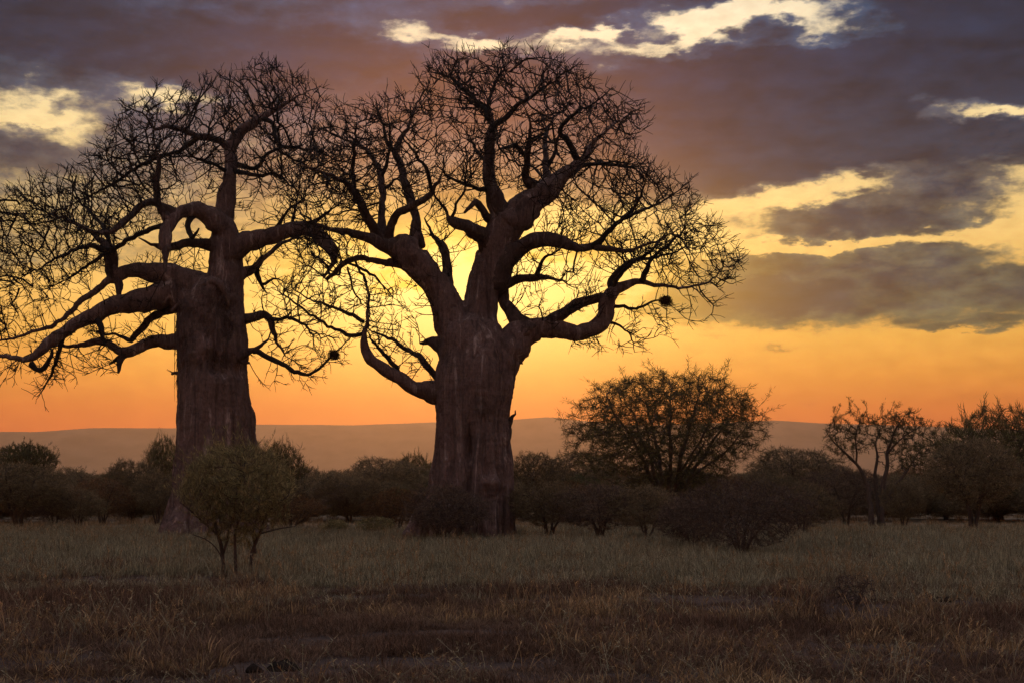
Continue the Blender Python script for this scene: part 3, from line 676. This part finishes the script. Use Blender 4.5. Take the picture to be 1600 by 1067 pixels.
# ------------------------------------------------------------------ shrubs and acacias
def shrub_meshes(seed, H, prof, stems, natt, spikes, L, wd, leaf, up=.35, step=None, r_tip=.006, hollow=.45, split=None, jitter=.3, shoots=150, slen=.14):
    """H height; prof: list of (z fraction, radius m) crown outline; stems: list of control rows (x, y, z, r).
    returns stem meshes and one crown mesh (twigs + small narrow leaves)"""
    rng = np.random.default_rng(seed); SM, seeds, srad = [], [], []
    step = step or H*.028
    for k, s in enumerate(stems):
        P = catmull(np.array(s, float), H*.03)
        P[:, :3] += np.array([[mnoise.noise(Vector((p[2]*2.5/H*3, k*3.3+seed, c*5.))) for c in range(3)] for p in P])*np.array((1, 1, .3))*H*.022*np.minimum(1, P[:, 2:3]/(H*.1)).clip(0)
        V, Q, T = tube(P[:, :3], P[:, 3], 7, lump=.2, seed=k)
        SM.append(mesh_np('stem', V, [Q, T], M_STEM)); s0 = int(len(P)*.35); seeds.append(P[s0:, :3]); srad.append(P[s0:, 3])
    seeds = np.vstack(seeds); srad = np.concatenate(srad); A = []
    zs = [p[0]*H for p in prof]; rs = [p[1] for p in prof]; rm = max(rs)
    while len(A) < natt:
        z = rng.uniform(zs[0], zs[-1], 3000); R = np.interp(z, zs, rs); x = rng.uniform(-rm, rm, 3000); y = rng.uniform(-rm, rm, 3000)
        a = np.arctan2(y, x); lob = 1+.42*np.array([mnoise.noise(Vector((math.cos(t)*1.6, math.sin(t)*1.6, zz/H*2.2+seed))) for t, zz in zip(a, z)])
        q = np.hypot(x, y)/(R*lob+1e-6); cl = np.array([mnoise.noise(Vector((i_*2.6/rm, j_*2.6/rm, k_*3.2/rm+seed))) for i_, j_, k_ in zip(x, y, z)])
        k = (q < 1) & (rng.random(3000) < np.clip(hollow+(1-hollow)*q**2+cl*.8, 0, 1))
        if split is not None: k &= split(x, y, z)
        A += list(np.stack([x, y, z], -1)[k])
    A = np.array(A[:natt])
    P, par, n0 = colonize(seeds, A, step, step*1.15, H*.7, iters=60, jitter=jitter, trop=(0, 0, .08), rng=rng)
    ch, tips, R, tp = to_chains(P, par, n0, r_tip, .45, srad)
    extra_b, extra_s = [], []
    tp_i = [k for k in range(len(tips)) if tips[k][0][2] > H*.35]
    for k in rng.choice(tp_i, min(len(tp_i), shoots), replace=False):
        p, dv = tips[k]; p = p.astype(float); o_ = p-np.array((0, 0, H*.35)); o_ /= np.linalg.norm(o_)+1e-6
        dd = dv/(np.linalg.norm(dv)+1e-6)*.5+o_*.6+rng.normal(0, .25, 3)+(0, 0, up*.7); dd /= np.linalg.norm(dd); l = H*rng.uniform(.04, slen); q = [p]
        for _ in range(4):
            dd = dd+rng.normal(0, .14, 3); dd /= np.linalg.norm(dd); q.append(q[-1]+dd*l/4); extra_b.append(q[-2]); extra_s.append(q[-1]-q[-2])
        ch.append((np.array(q), np.linspace(r_tip*1.1, r_tip*.6, 5)))
    V, Q = chains_mesh(ch, 3)
    # narrow leaves / spines along the young wood
    cand = np.where((np.arange(len(P)) >= n0) & (tp <= 6))[0]
    n = int(spikes); pick = rng.choice(cand, n); t = rng.random((n, 1))
    seg = P[pick]-P[par[pick]]; b0 = P[par[pick]]
    if extra_b:
        m = int(n*.16); e_ = rng.integers(0, len(extra_b), m); seg[:m] = np.array(extra_s)[e_]; b0[:m] = np.array(extra_b)[e_]
    base = b0+seg*t+rng.normal(0, step*.16, (n, 3))
    d = seg/(np.linalg.norm(seg, axis=1)[:, None]+1e-6)*.7 + rng.normal(0, .62, (n, 3)) + np.array((0, 0, up)); d /= np.linalg.norm(d, axis=1)[:, None]
    s = np.cross(d, rng.normal(0, 1, (n, 3))); s /= np.linalg.norm(s, axis=1)[:, None]+1e-6
    ll = L*rng.uniform(.5, 1.25, (n, 1)); ww = wd*rng.uniform(.6, 1.3, (n, 1))
    v = np.stack([base, base+d*ll*.45+s*ww*.5, base+d*ll, base+d*ll*.4-s*ww*.5], 1).reshape(-1, 3)
    q = np.arange(n*4).reshape(n, 4)+len(V)
    crown = mesh_np('crown', np.vstack([V, v]), np.vstack([Q, q]), [M_STEM, M_LEAF[leaf]], True, np.concatenate([np.zeros(len(Q)), np.ones(n)]))
    return SM, crown
def fan(n, H, spread, r, seed, z1=.75, base=.08, bend=.5):
    rng = np.random.default_rng(seed); out = []
    for k in range(n):
        a = 2*math.pi*(k+rng.uniform(-.3, .3))/n; e = spread*rng.uniform(.5, 1.1); zt = H*z1*rng.uniform(.8, 1.1); c, s = math.cos(a), math.sin(a); b = base*rng.uniform(.4, 1)
        out.append([(c*b, s*b, -.15, r*1.15), (c*(b+e*.12), s*(b+e*.12), zt*.22, r), (c*e*.45, s*e*.45, zt*.55, r*.7), (c*e, s*e, zt, r*.3)])
        if rng.random() < .8:
            a2 = a+rng.uniform(-.9, .9)
            out.append([(c*e*.3, s*e*.3, zt*.40, r*.6), ((c*.4+math.cos(a2)*.4)*e, (s*.4+math.sin(a2)*.4)*e, zt*.62, r*.45), (math.cos(a2)*e*1.1, math.sin(a2)*e*1.1, zt*.85, r*.2)])
    return out
PROTO = {}
ROUND = [(.16, .25), (.25, .8), (.42, 1.15), (.62, 1.2), (.82, .95), (.95, .55), (1.0, .15)]
def sc(pr, k): return [(a, b*k) for a, b in pr]
PROTO['round_a'] = (2.2, 2.6, shrub_meshes(21, 2.2, sc(ROUND, 1.15), fan(5, 2.2, .9, .035, 1), 1900, 17000, .15, .011, 'dusky', r_tip=.005))
PROTO['round_b'] = (2.2, 2.6, shrub_meshes(22, 2.2, sc([(.2, .2), (.3, .75), (.5, 1.2), (.7, 1.15), (.88, .8), (1.0, .3)], 1.1), fan(4, 2.2, .9, .04, 2), 1900, 18000, .15, .011, 'dull', r_tip=.005))
PROTO['wide'] = (2.4, 4.6, shrub_meshes(23, 2.4, [(.08, .6), (.2, 1.6), (.45, 2.3), (.7, 2.1), (.88, 1.4), (1.0, .5)], fan(7, 2.4, 1.7, .04, 3), 3400, 24000, .16, .010, 'dusky', r_tip=.006, hollow=.6))
PROTO['tall'] = (4.2, 4.4, shrub_meshes(24, 4.2, [(.28, .5), (.4, 1.5), (.6, 2.1), (.8, 1.9), (.93, 1.2), (1.0, .4)], fan(4, 4.2, 1.5, .075, 4), 3000, 24000, .24, .017, 'dull', r_tip=.008))
PROTO['acacia'] = (8.4, 10.2, shrub_meshes(25, 8.4, [(.20, 1.6), (.34, 3.4), (.48, 4.7), (.60, 5.3), (.74, 5.0), (.86, 4.4), (.95, 3.5), (1.0, 2.6)], fan(7, 8.4, 3.6, .13, 5, .8, .3), 5000, 56000, .36, .022, 'green', up=.08, r_tip=.011, hollow=.55, shoots=220))
PROTO['umbrella'] = (5.2, 6.4, shrub_meshes(26, 5.2, [(.50, .8), (.58, 2.0), (.72, 3.1), (.86, 2.9), (.96, 1.9), (1.0, .8)], fan(4, 5.2, 2.2, .11, 6, .78, .1), 1900, 26000, .26, .026, 'green', r_tip=.01, hollow=.7))
PROTO['spiky'] = (4.8, 5.0, shrub_meshes(27, 4.8, [(.25, .8), (.45, 1.9), (.65, 2.4), (.85, 1.9), (1.0, .8)], fan(5, 4.8, 1.8, .08, 7), 1900, 16000, .36, .020, 'green', up=.8, r_tip=.009))
PROTO['small'] = (1.0, 1.3, shrub_meshes(28, 1.0, [(.05, .25), (.25, .55), (.6, .62), (.85, .45), (1.0, .2)], fan(5, 1.0, .45, .012, 8), 700, 9000, .07, .016, 'olive', r_tip=.004))
PROTO['rusty'] = (2.6, 3.2, shrub_meshes(29, 2.6, sc(ROUND, 1.35), fan(5, 2.6, 1.1, .04, 9), 1700, 17000, .16, .015, 'rust', r_tip=.006))
def place(kind, name, x, yb, ytop, label, cat='bush', group=None, rot=0.0, wpx=None, D=None):
    H0, W0, (SM, crown) = PROTO[kind]
    D = D or CAMH*F/(yb-HZ); h = (yb-ytop)/F*D; X = (x-800)/F*D
    s = h/H0; sw = s if wpx is None else (wpx/F*D)/W0
    if wpx is None: sw = s
    e = empty(name, (X, D, gz(X, D)-.02), label=label, category=cat, **({'group': group} if group else {}))
    e.rotation_euler.z = rot; e.scale = (sw, sw, s)
    for m in SM: obj('stem', m, e)
    obj('crown', crown, e)
    return e

# one-off plants
def own(key, H, Wd, mm): PROTO[key] = (H, Wd, mm)
fgD = CAMH*F/(902-HZ); u = fgD/F
st = [[(-.35,.05,-.15,.05),(-.33,.05,.5,.045),(-.45,.0,1.0,.038),(-.62,.1,1.5,.026),(-.95,.2,2.0,.014)], [(-.34,.05,.55,.035),(-.15,.1,1.1,.03),(-.05,.2,1.7,.022),(.0,.3,2.4,.012)],
      [(.02,-.1,-.15,.04),(.0,-.1,.6,.034),(.06,-.2,1.2,.026),(.25,-.3,1.8,.018),(.2,-.35,2.4,.01)], [(.26,.1,-.15,.045),(.33,.1,.5,.04),(.5,.1,1.0,.032),(.75,.0,1.4,.024),(1.15,-.1,1.75,.012)],
      [(.36,.1,.55,.03),(.35,.3,1.1,.024),(.5,.4,1.7,.016),(.7,.5,2.2,.009)], [(-.45,0,.95,.024),(-.9,-.2,1.35,.018),(-1.25,-.3,1.6,.01)], [(.5,.1,.95,.02),(.95,.2,1.05,.014),(1.3,.3,1.1,.008)], [(-.33,.05,.4,.02),(-.6,-.1,.8,.014),(-.95,-.2,.95,.008)]]
own('fg', 3.0, 2.7, shrub_meshes(47, 3.0, [(.22, .30), (.34, .70), (.46, 1.10), (.58, 1.40), (.70, 1.30), (.82, 1.0), (.93, .6)], st, 3000, 36000, .14, .010, 'olive', up=.75, r_tip=.0042, hollow=.6, step=.075, shoots=260, slen=.24))
e = place('fg', 'leafy_bush', 370, 902, 676, 'leafy olive bush on three thin dark stems in front of the left baobab', wpx=186)
sl = CAMH*F/(822-HZ)
st = [[(-.35,0,-.2,.17),(-.40,0,1.2,.15),(-.62,.1,2.4,.12),(-1.1,.2,3.4,.085),(-2.0,.3,4.3,.05),(-2.6,.3,5.0,.02)], [(.25,0,-.2,.19),(.22,0,1.4,.16),(.35,-.1,2.8,.12),(.5,-.1,4.0,.09),(.9,0,5.2,.05),(1.5,.1,6.0,.02)],
      [(.1,.2,-.2,.14),(.0,.3,1.5,.12),(-.05,.3,3.0,.09),(.0,.5,4.2,.05),(.3,.7,5.4,.02)], [(.3,0,1.2,.11),(.9,-.2,2.2,.08),(1.5,-.3,3.2,.05),(2.1,-.3,4.0,.02)], [(-1.1,.2,3.4,.06),(-1.2,.0,4.6,.04),(-1.0,-.1,5.8,.02)], [(.5,-.1,4.0,.06),(1.2,-.5,4.8,.04),(2.2,-.6,5.4,.02)]]
own('slender', 6.5, 6.4, shrub_meshes(42, 6.5, [(.42, 2.4), (.55, 3.0), (.7, 3.2), (.85, 3.0), (.94, 2.3), (1.0, 1.4)], st, 1700, 15000, .20, .022, 'green', up=.3, r_tip=.011, hollow=.8, step=.22, jitter=.4, shoots=60,
    split=lambda x, y, z: ((x > -.3) & ((x-1.2)**2/5+(z-5.3)**2/1.2+y**2/4 < 1.0)) | ((x < -.2) & ((x+1.5)**2/2.0+(z-5.0)**2/2.2+y**2/3 < 1)) | ((z < 4.6) & (z > 3.0) & (x > 1.0))))
place('slender', 'slender_acacia', 1372, 822, 630, 'thin-crowned acacia with two dark stems and open crown at the right', 'tree')
st = [[(0,0,-.1,.02),(-.1,0,.25,.017),(-.28,.05,.55,.012),(-.3,0,.8,.006)], [(.02,0,-.1,.02),(.12,.1,.3,.017),(.3,.1,.62,.013),(.36,.0,.5,.009),(.42,-.05,.2,.006)], [(0,.02,-.1,.016),(.05,-.1,.3,.012),(.15,-.2,.62,.008),(.32,-.2,.72,.005)], [(.1,0,.3,.012),(-.05,.1,.5,.009),(-.12,.15,.76,.005)]]
own('dead', .85, 1.0, shrub_meshes(43, .85, [(.1, .35), (.5, .48), (.85, .42), (1.0, .2)], st, 420, 700, .05, .010, 'dusky', r_tip=.0062, hollow=.8, step=.045, jitter=.5, shoots=12))
place('dead', 'dead_shrub', 1335, 946, 884, 'small bare twiggy shrub alone in the grass at lower right', wpx=80)

place('acacia', 'spreading_acacia', 1044, 818, 584, 'wide spreading acacia with feathery crown right of the big baobab', 'tree', wpx=318)
L = [  # kind, name, x, base y, top y, width px, rotation, label
 ('round_a','round_bush',690,843,752,140,.3,'dark round bush against the foot of the right baobab'),
 ('round_b','round_bush',858,839,748,135,1.2,'round bush on a short bare stem just right of the right baobab'),
 ('round_a','round_bush',938,841,752,130,2.2,'bush second to the right of the right baobab, below the acacia'),
 ('round_b','round_bush',1010,842,756,120,3.1,'bush below the spreading acacia, left of the wide thicket'),
 ('wide','wide_thicket',1160,866,742,235,.4,'widest dark twiggy thicket, reaching forward into the grass'),
 ('round_a','round_bush',1083,858,772,110,4.0,'low dark bush at the left foot of the wide thicket'),
 ('round_b','round_bush',1255,842,752,110,5.0,'bush peeking out at the right end of the wide thicket'),
 ('tall','tall_bush',1522,828,682,160,.2,'tall round-topped pale bush on slim stems near the right edge'),
 ('spiky','spiky_acacia',1560,812,640,230,1.0,'dark spiky acacia rising behind the tall pale bush at right'),
 ('tall','tall_bush',1478,812,732,110,2.0,'lower bush between the slender acacia and the tall pale bush'),
 ('round_b','round_bush',1412,824,748,72,3.0,'narrow many-stemmed shrub beside the slender acacia stems'),
 ('round_a','round_bush',1322,820,728,130,1.7,'dark bush immediately left of the slender acacia'),
 ('tall','tall_bush',1240,812,700,170,2.6,'brownish tall bush between spreading acacia and slender acacia'),
 ('tall','tall_bush',28,826,720,160,4.2,'tall leafy bush cut by the left edge of the picture'),
 ('round_a','round_bush',84,824,764,66,.9,'small forked bush second from the left edge'),
 ('round_b','round_bush',122,825,760,86,5.5,'dark bush third from the left edge'),
 ('umbrella','umbrella_acacia',42,806,692,110,.5,'flat-topped dark acacia above the bushes at the far left','tree'),
 ('spiky','spiky_acacia',256,806,684,72,2.5,'thin spiky acacia showing just left of the left baobab'),
 ('tall','tall_bush',205,815,716,100,3.4,'drab bush left of the left baobab, beside the spiky acacia'),
 ('round_b','round_bush',246,818,736,80,.1,'low bush touching the left side of the left baobab'),
 ('spiky','spiky_acacia',438,812,692,90,5.2,'spiky acacia showing right of the left baobab, behind the leafy bush'),
 ('tall','tall_bush',478,812,744,110,.7,'drab bush halfway between leafy bush and rust bush'),
 ('round_a','round_bush',545,815,752,110,1.9,'dark purple-brown bush in the gap between the baobabs'),
 ('tall','tall_bush',600,806,714,150,2.9,'tallest bush in the gap between the baobabs'),
 ('spiky','spiky_acacia',648,802,710,80,4.4,'thin feathery acacia close to the left flank of the right baobab'),
 ('rusty','rust_bush',620,828,758,100,.6,'rust-coloured dry bush left of the right baobab'),
 ('small','low_shrub',588,833,803,62,0,'low pale shrub in the grass left of the right baobab'),
 ('small','low_shrub',524,829,806,52,2.0,'smallest low shrub in the grass between the baobabs'),
 ('tall','tall_bush',838,812,706,110,1.5,'drab bush directly right of the right baobab trunk'),
 ('tall','tall_bush',905,808,704,130,3.8,'tall drab bush left of the spreading acacia'),
 ('rusty','rust_bush',1130,815,742,120,2.1,'brown dry bush behind the wide thicket'),
 ('rusty','rust_bush',455,826,770,110,4.6,'brown dry bush right behind the leafy bush'),
 ('rusty','rust_bush',160,818,745,110,3.3,'brown dry bush between the left edge bushes and left baobab'),
]
for row in L:
    kind, name, x, yb, yt, w, rot, lab = row[:8]
    place(kind, name, x, yb, yt, lab, row[8] if len(row) > 8 else ('tree' if 'acacia' in name else 'bush'), rot=rot, wpx=w)
place('umbrella', 'umbrella_acacia', 521, 782, 735, 'tiny flat-topped tree far off on the skyline between the baobabs', 'tree', wpx=18, D=300)

# ------------------------------------------------------------------ stuff scattered with geometry nodes
def scatter(name, pts, rot, scl, idx, sources, label, cat=None):
    """instances of the source meshes on points, all belonging to one object"""
    n = len(pts); me = bpy.data.meshes.new(name); me.vertices.add(n); me.vertices.foreach_set('co', np.asarray(pts, np.float32).ravel())
    for nm, typ, arr in (('rot', 'FLOAT_VECTOR', rot), ('scl', 'FLOAT_VECTOR', scl), ('idx', 'INT', idx)):
        at_ = me.attributes.new(nm, typ, 'POINT'); at_.data.foreach_set('vector' if typ == 'FLOAT_VECTOR' else 'value', np.asarray(arr, np.float32 if typ != 'INT' else np.int32).ravel())
    o = obj(name, me, label=label, kind='stuff')
    g = bpy.data.node_groups.new(name, 'GeometryNodeTree'); g.interface.new_socket('Geometry', in_out='INPUT', socket_type='NodeSocketGeometry'); g.interface.new_socket('Geometry', in_out='OUTPUT', socket_type='NodeSocketGeometry')
    t = NT(g); gi = t.n('NodeGroupInput'); go = t.n('NodeGroupOutput'); gt = t.n('GeometryNodeGeometryToInstance')
    for so in reversed(sources):
        oi = t.n('GeometryNodeObjectInfo', {'Object': so, 'As Instance': False}); g.links.new(oi.outputs['Geometry'], gt.inputs[0])
    def attr(nm, ty):
        return [s for s in t.n('GeometryNodeInputNamedAttribute', {'Name': nm}, data_type=ty).outputs if s.name == 'Attribute' and s.enabled][0]
    ip = t.n('GeometryNodeInstanceOnPoints', {'Points': gi.outputs[0], 'Instance': gt.outputs[0], 'Pick Instance': True, 'Instance Index': attr('idx', 'INT'), 'Rotation': attr('rot', 'FLOAT_VECTOR'), 'Scale': attr('scl', 'FLOAT_VECTOR')})
    g.links.new(ip.outputs[0], go.inputs[0])
    o.modifiers.new('scatter', 'NODES').node_group = g
    return o
def source(me): return bpy.data.objects.new(me.name, me)       # never linked to the scene

def grass_mat(name, cols, trans=.25):
    def b(t, out):
        p = t.n('ShaderNodeNewGeometry').outputs['Position']
        n = t.noise(p, .33, 4, .6).outputs['Fac']; n2 = t.noise(p, 7.0, 3, .6).outputs['Fac']
        col = t.ramp(t.m('MULTIPLY_ADD', n2, .45, t.m('MULTIPLY', n, .55)), [(.33+.34*k/(len(cols)-1), c) for k, c in enumerate(cols)])
        ri = t.n('ShaderNodeNewGeometry').outputs['Random Per Island']
        col = t.mix(1.0, col, t.ramp(ri, [(.0, (.40, .38, .36)), (.55, (.85, .85, .85)), (.85, (1.25, 1.25, 1.2)), (1.0, (1.9, 1.85, 1.7))]), 'MULTIPLY')
        a = t.n('ShaderNodeBsdfDiffuse', {0: col}); c = t.n('ShaderNodeBsdfTranslucent', {0: col})
        mx = t.n('ShaderNodeMixShader', {0: trans, 1: a.outputs[0], 2: c.outputs[0]}); t.t.links.new(mx.outputs[0], out.inputs[0])
    return material(name, b)
M_TALL = grass_mat('pale olive grass', [(.20, .178, .118), (.32, .29, .195), (.45, .41, .285)])
M_RED = grass_mat('rusty dry grass', [(.10, .062, .046), (.18, .115, .082), (.30, .205, .145)])
M_TAN = grass_mat('tan dry grass', [(.24, .16, .09), (.36, .25, .14), (.46, .33, .19)])
def tuft(name, seed, n, H, spread, w, lean, mat_):
    rng = np.random.default_rng(seed); a = rng.uniform(0, 2*math.pi, n); r = spread*np.sqrt(rng.random(n))
    b = np.stack([np.cos(a)*r, np.sin(a)*r, np.full(n, -.02)], -1)
    a2 = a+rng.normal(0, .9, n); ln = np.abs(rng.normal(0, lean, n)); h = H*rng.uniform(.4, 1.1, n)
    d = np.stack([np.cos(a2)*ln, np.sin(a2)*ln, np.ones(n)], -1); d /= np.linalg.norm(d, axis=1)[:, None]
    s = np.stack([-np.sin(a2+rng.normal(0, 1, n)), np.cos(a2), np.zeros(n)], -1)*w/2
    m = b+d*(h*.55)[:, None]; tp = b+d*h[:, None]+np.stack([np.cos(a2)*ln*h*.45, np.sin(a2)*ln*h*.45, -ln*h*.22], -1)
    V = np.stack([b-s, b+s, m+s*.8, m-s*.8, tp], 1).reshape(-1, 3); k = np.arange(n)[:, None]*5
    return mesh_np(name, V, [k+np.array([0, 1, 2, 3]), k+np.array([3, 2, 4])], mat_, False)
SRC = [source(tuft('tall_tuft', 60+k, 34, .52, .18, .013, .32, M_TALL)) for k in range(4)]
SRC += [source(tuft('rusty_tuft', 70+k, 44, .30, .17, .008, .80, M_RED)) for k in range(4)]
def stalks(name, seed, n, H, spread, mat_):           # single seed-bearing stems
    rng = np.random.default_rng(seed); V, Fq, Ft = [], [], []
    for k in range(n):
        b = np.array((rng.normal(0, spread), rng.normal(0, spread), -.02)); d = np.array((rng.normal(0, .22), rng.normal(0, .22), 1.)); h = H*rng.uniform(.6, 1.1)
        a = rng.uniform(0, 3.14); s_ = np.array((math.cos(a), math.sin(a), 0)); m = b+d*h*.5; tp = b+d*h+np.array((d[0], d[1], 0))*h*.3; o = len(V)
        V += [b-s_*.004, b+s_*.004, m+s_*.0035, m-s_*.0035, tp-s_*.003, tp+s_*.003]; Fq += [(o, o+1, o+2, o+3), (o+3, o+2, o+5, o+4)]
        for j in range(7):
            p = m+(tp-m)*rng.uniform(.55, 1.05); e = rng.normal(0, 1, 3)*.03+d*.035; w_ = np.cross(e, rng.normal(0, 1, 3)); w_ *= .007/(np.linalg.norm(w_)+1e-6); o = len(V)
            V += [p-w_, p+w_, p+e]; Ft += [(o, o+1, o+2)]
    return mesh_np(name, np.array(V), [np.array(Fq), np.array(Ft)], mat_, False)
SRC += [source(tuft('tan_tuft', 80+k, 34, .50, .28, .014, .35, M_TAN)) for k in range(2)]
SRC += [source(stalks('seed_stalks', 90+k, 7, .62, .16, (M_TALL, M_TAN)[k])) for k in range(2)]
pts, rot, scl, idx = [], [], [], []
rng = np.random.default_rng(5)
def nz(x, y, s, o): return mnoise.noise(Vector((x*s, y*s, o)))
BARE = [(450, 1044, 150, 17), (230, 1062, 240, 12), (700, 1030, 200, 10), (230, 908, 170, 8), (1010, 932, 220, 5), (700, 985, 150, 5), (1480, 936, 80, 5), (880, 1052, 120, 9), (560, 930, 120, 4), (1300, 1000, 120, 6), (1335, 948, 60, 22)]
def bare(X, D):                                     # worn patches of open soil
    x = 800+X/D*F+40*nz(X, D, .8, 51); y = HZ+CAMH*F/D+9*nz(X, D, 1.3, 52)
    return any(((x-a)/c)**2+((y-b)/d)**2 < 1 for a, b, c, d in BARE)
def sow(n, d0, d1, powr, fn):
    for D in (d0+(d1-d0)*rng.random(n)**powr):
        X = rng.uniform(-.44, .44)*D
        r_ = fn(X, D)
        if r_ is None or (D < 34 and bare(X, D) and rng.random() < .88): continue
        k, h = r_; h *= 1 if D > 21 else .55+.45*max(0, (D-12)/9)
        pts.append((X, D, gz(X, D))); rot.append((rng.normal(0, .08), rng.normal(0, .08), rng.uniform(0, 6.28)))
        w = rng.uniform(.8, 1.3); scl.append((w*h**.3, w*h**.3, h*rng.uniform(.7, 1.2))); idx.append(k)
def f_tall(X, D):                                   # band of standing grass
    edge = 27+10*nz(X, D*1.5, .07, 1)+4*nz(X, D*1.5, .22, 5)
    if D < edge-2 and (rng.random() > .16+.5*nz(X, D, .35, 21) or D < 14): return None
    c = nz(X, D, .16, 2)+.5*nz(X, D, .5, 3)
    if rng.random() > .85+.6*c: return None
    ramp = min(1, max(.38, .5+(D-edge+2)/14))*(.78+.5*nz(X, D, .9, 23))
    return int(rng.integers(0, 4)), ramp*(.85+.35*c)
def f_red(X, D):
    c = nz(X, D, .22, 7)+.6*nz(X, D, .7, 8)
    bare = nz(X, D*2.2, .16, 12)                    # open soil lies in long low streaks
    if c+.62 < .3*rng.random()+.95*max(0, bare): return None
    if D > 30 and rng.random() < .6: return None
    return int(rng.integers(4, 8)), (.45+1.0*max(0, c+.15))*(1.0 if D > 15 else .85)
def f_tan(X, D):
    if rng.random() > .75+.9*nz(X, D, .1, 4): return None
    return int(rng.integers(8, 10)), .75+.4*nz(X, D, .2, 6)
sow(21000, 23, 70, .9, f_tall); sow(19000, 11.5, 40, 1.15, f_red); sow(7000, 11.5, 34, 1.2, lambda X, D: (int(rng.integers(4, 8)), rng.uniform(.22, .5))); sow(4200, 60, 150, 1.4, f_tan)
sow(2600, 12, 62, .95, lambda X, D: (int(rng.integers(10, 12)), rng.uniform(.5, 1.05)) if nz(X, D, .25, 33) > -.1 else None)
sow(1500, 12, 26, 1.0, lambda X, D: (int(rng.integers(8, 10)), rng.uniform(.3, .6)) if nz(X, D, .3, 41) > .1 else None)
scatter('grass', pts, rot, scl, idx, SRC, 'dry savanna grass, pale olive behind and rusty in front')

# distant scrub that reads as one mass
SS = []
for k, (kd, hh) in enumerate((('tall', 4.2), ('round_b', 2.2), ('rusty', 2.6), ('spiky', 4.8))):
    SM, crown = PROTO[kd][2]; SS.append(source(crown))
H0s = [4.2, 2.2, 2.6, 4.8]; sp, sr, ss, si = [], [], [], []
for k in range(900):
    D = 84+rng.random()**1.6*620; X = rng.uniform(-.42, .42)*D
    q = int(rng.choice(4, p=[.4, .25, .25, .10])); h = rng.uniform(2.4, 4.4)*(1 if D < 200 else 1.15)
    if D < 110: h *= .75
    s = h/H0s[q]; w = s*rng.uniform(1.0, 1.5)
    sp.append((X, D, gz(X, D)-.05*h)); sr.append((0, 0, rng.uniform(0, 6.28))); ss.append((w, w, s)); si.append(q)
for k in range(330):
    D = 84+rng.random()*40; X = rng.uniform(-.42, .42)*D; q = int(rng.choice(3, p=[.2, .4, .4])); h = rng.uniform(1.0, 2.3); s = h/H0s[q]; w = s*rng.uniform(1.1, 1.7)
    if nz(X, D, .09, 61) < -.05: continue
    sp.append((X, D, gz(X, D)-.05*h)); sr.append((0, 0, rng.uniform(0, 6.28))); ss.append((w, w, s)); si.append(q)
scatter('distant_scrub', sp, sr, ss, si, SS, 'dim mass of distant thorn scrub along the horizon')

# ------------------------------------------------------------------ small things on the soil
def clod_mat(t, out):
    p = t.n('ShaderNodeNewGeometry').outputs['Position']; n = t.noise(p, 14.0, 4, .6).outputs['Fac']
    s = t.n('ShaderNodeBsdfDiffuse', {0: t.ramp(n, [(.3, (.012, .010, .009)), (.7, (.04, .032, .027))])}); t.t.links.new(s.outputs[0], out.inputs[0])
M_CLOD = material('dark dung', clod_mat)
def clump(x, y, wpx, hpx, label, seed):
    rg = np.random.default_rng(seed); D = CAMH*F/(y-HZ); X = (x-800)/F*D; w = wpx/F*D; h = hpx/F*D; parts = []
    for k in range(9):
        c = np.array((rg.normal(0, w*.22), rg.normal(0, w*.2), h*.25)); r = h*rg.uniform(.5, .9)
        P = np.array([c+(0, 0, -r*.8), c+(0, 0, -r*.5), c, c+(0, 0, r*.45), c+(0, 0, r*.7)]); V, Q, T = tube(P, [r*.9, r*1.2, r*1.25, r*.8, r*.35], 12)
        V = np.array([v+np.array([mnoise.noise(Vector(v*9+np.array((k, 0, z)))) for z in (0, 7, 13)])*r*.45 for v in V]); parts.append((V, Q, T))
    V, Q, T = join(parts)
    obj('dung_pile', mesh_np('dung_pile', V, [Q, T], M_CLOD, False), loc=(X, D, gz(X, D)), label=label, category='clump')
clump(448, 1041, 74, 17, 'large dark clump on bare soil at the bottom left', 1)
clump(200, 1064, 52, 9, 'dark clump cut by the bottom edge at far left', 2)
clump(1472, 932, 14, 9, 'small dark clump in grass right of the bare shrub', 3)

# ------------------------------------------------------------------ evening haze
def haze_mat(t, out):
    v = t.n('ShaderNodeVolumePrincipled', {'Color': (.95, .80, .66, 1), 'Density': 1.6e-4, 'Anisotropy': .82})
    t.t.links.new(v.outputs[0], out.inputs['Volume'])
x0, x1, y0, y1, z0, z1 = -7900, 7900, -1500, 6400, -6, 292
hv = np.array([(x, y, z) for x in (x0, x1) for y in (y0, y1) for z in (z0, z1)], float)
hq = np.array([(0, 1, 3, 2), (4, 6, 7, 5), (0, 4, 5, 1), (2, 3, 7, 6), (0, 2, 6, 4), (1, 5, 7, 3)])
HAZE_M = material('evening haze', haze_mat); HAZE_M.cycles.homogeneous_volume = True
hz_o = obj('haze', mesh_np('haze', hv, hq, HAZE_M, False), kind='stuff', label='thin warm evening haze')
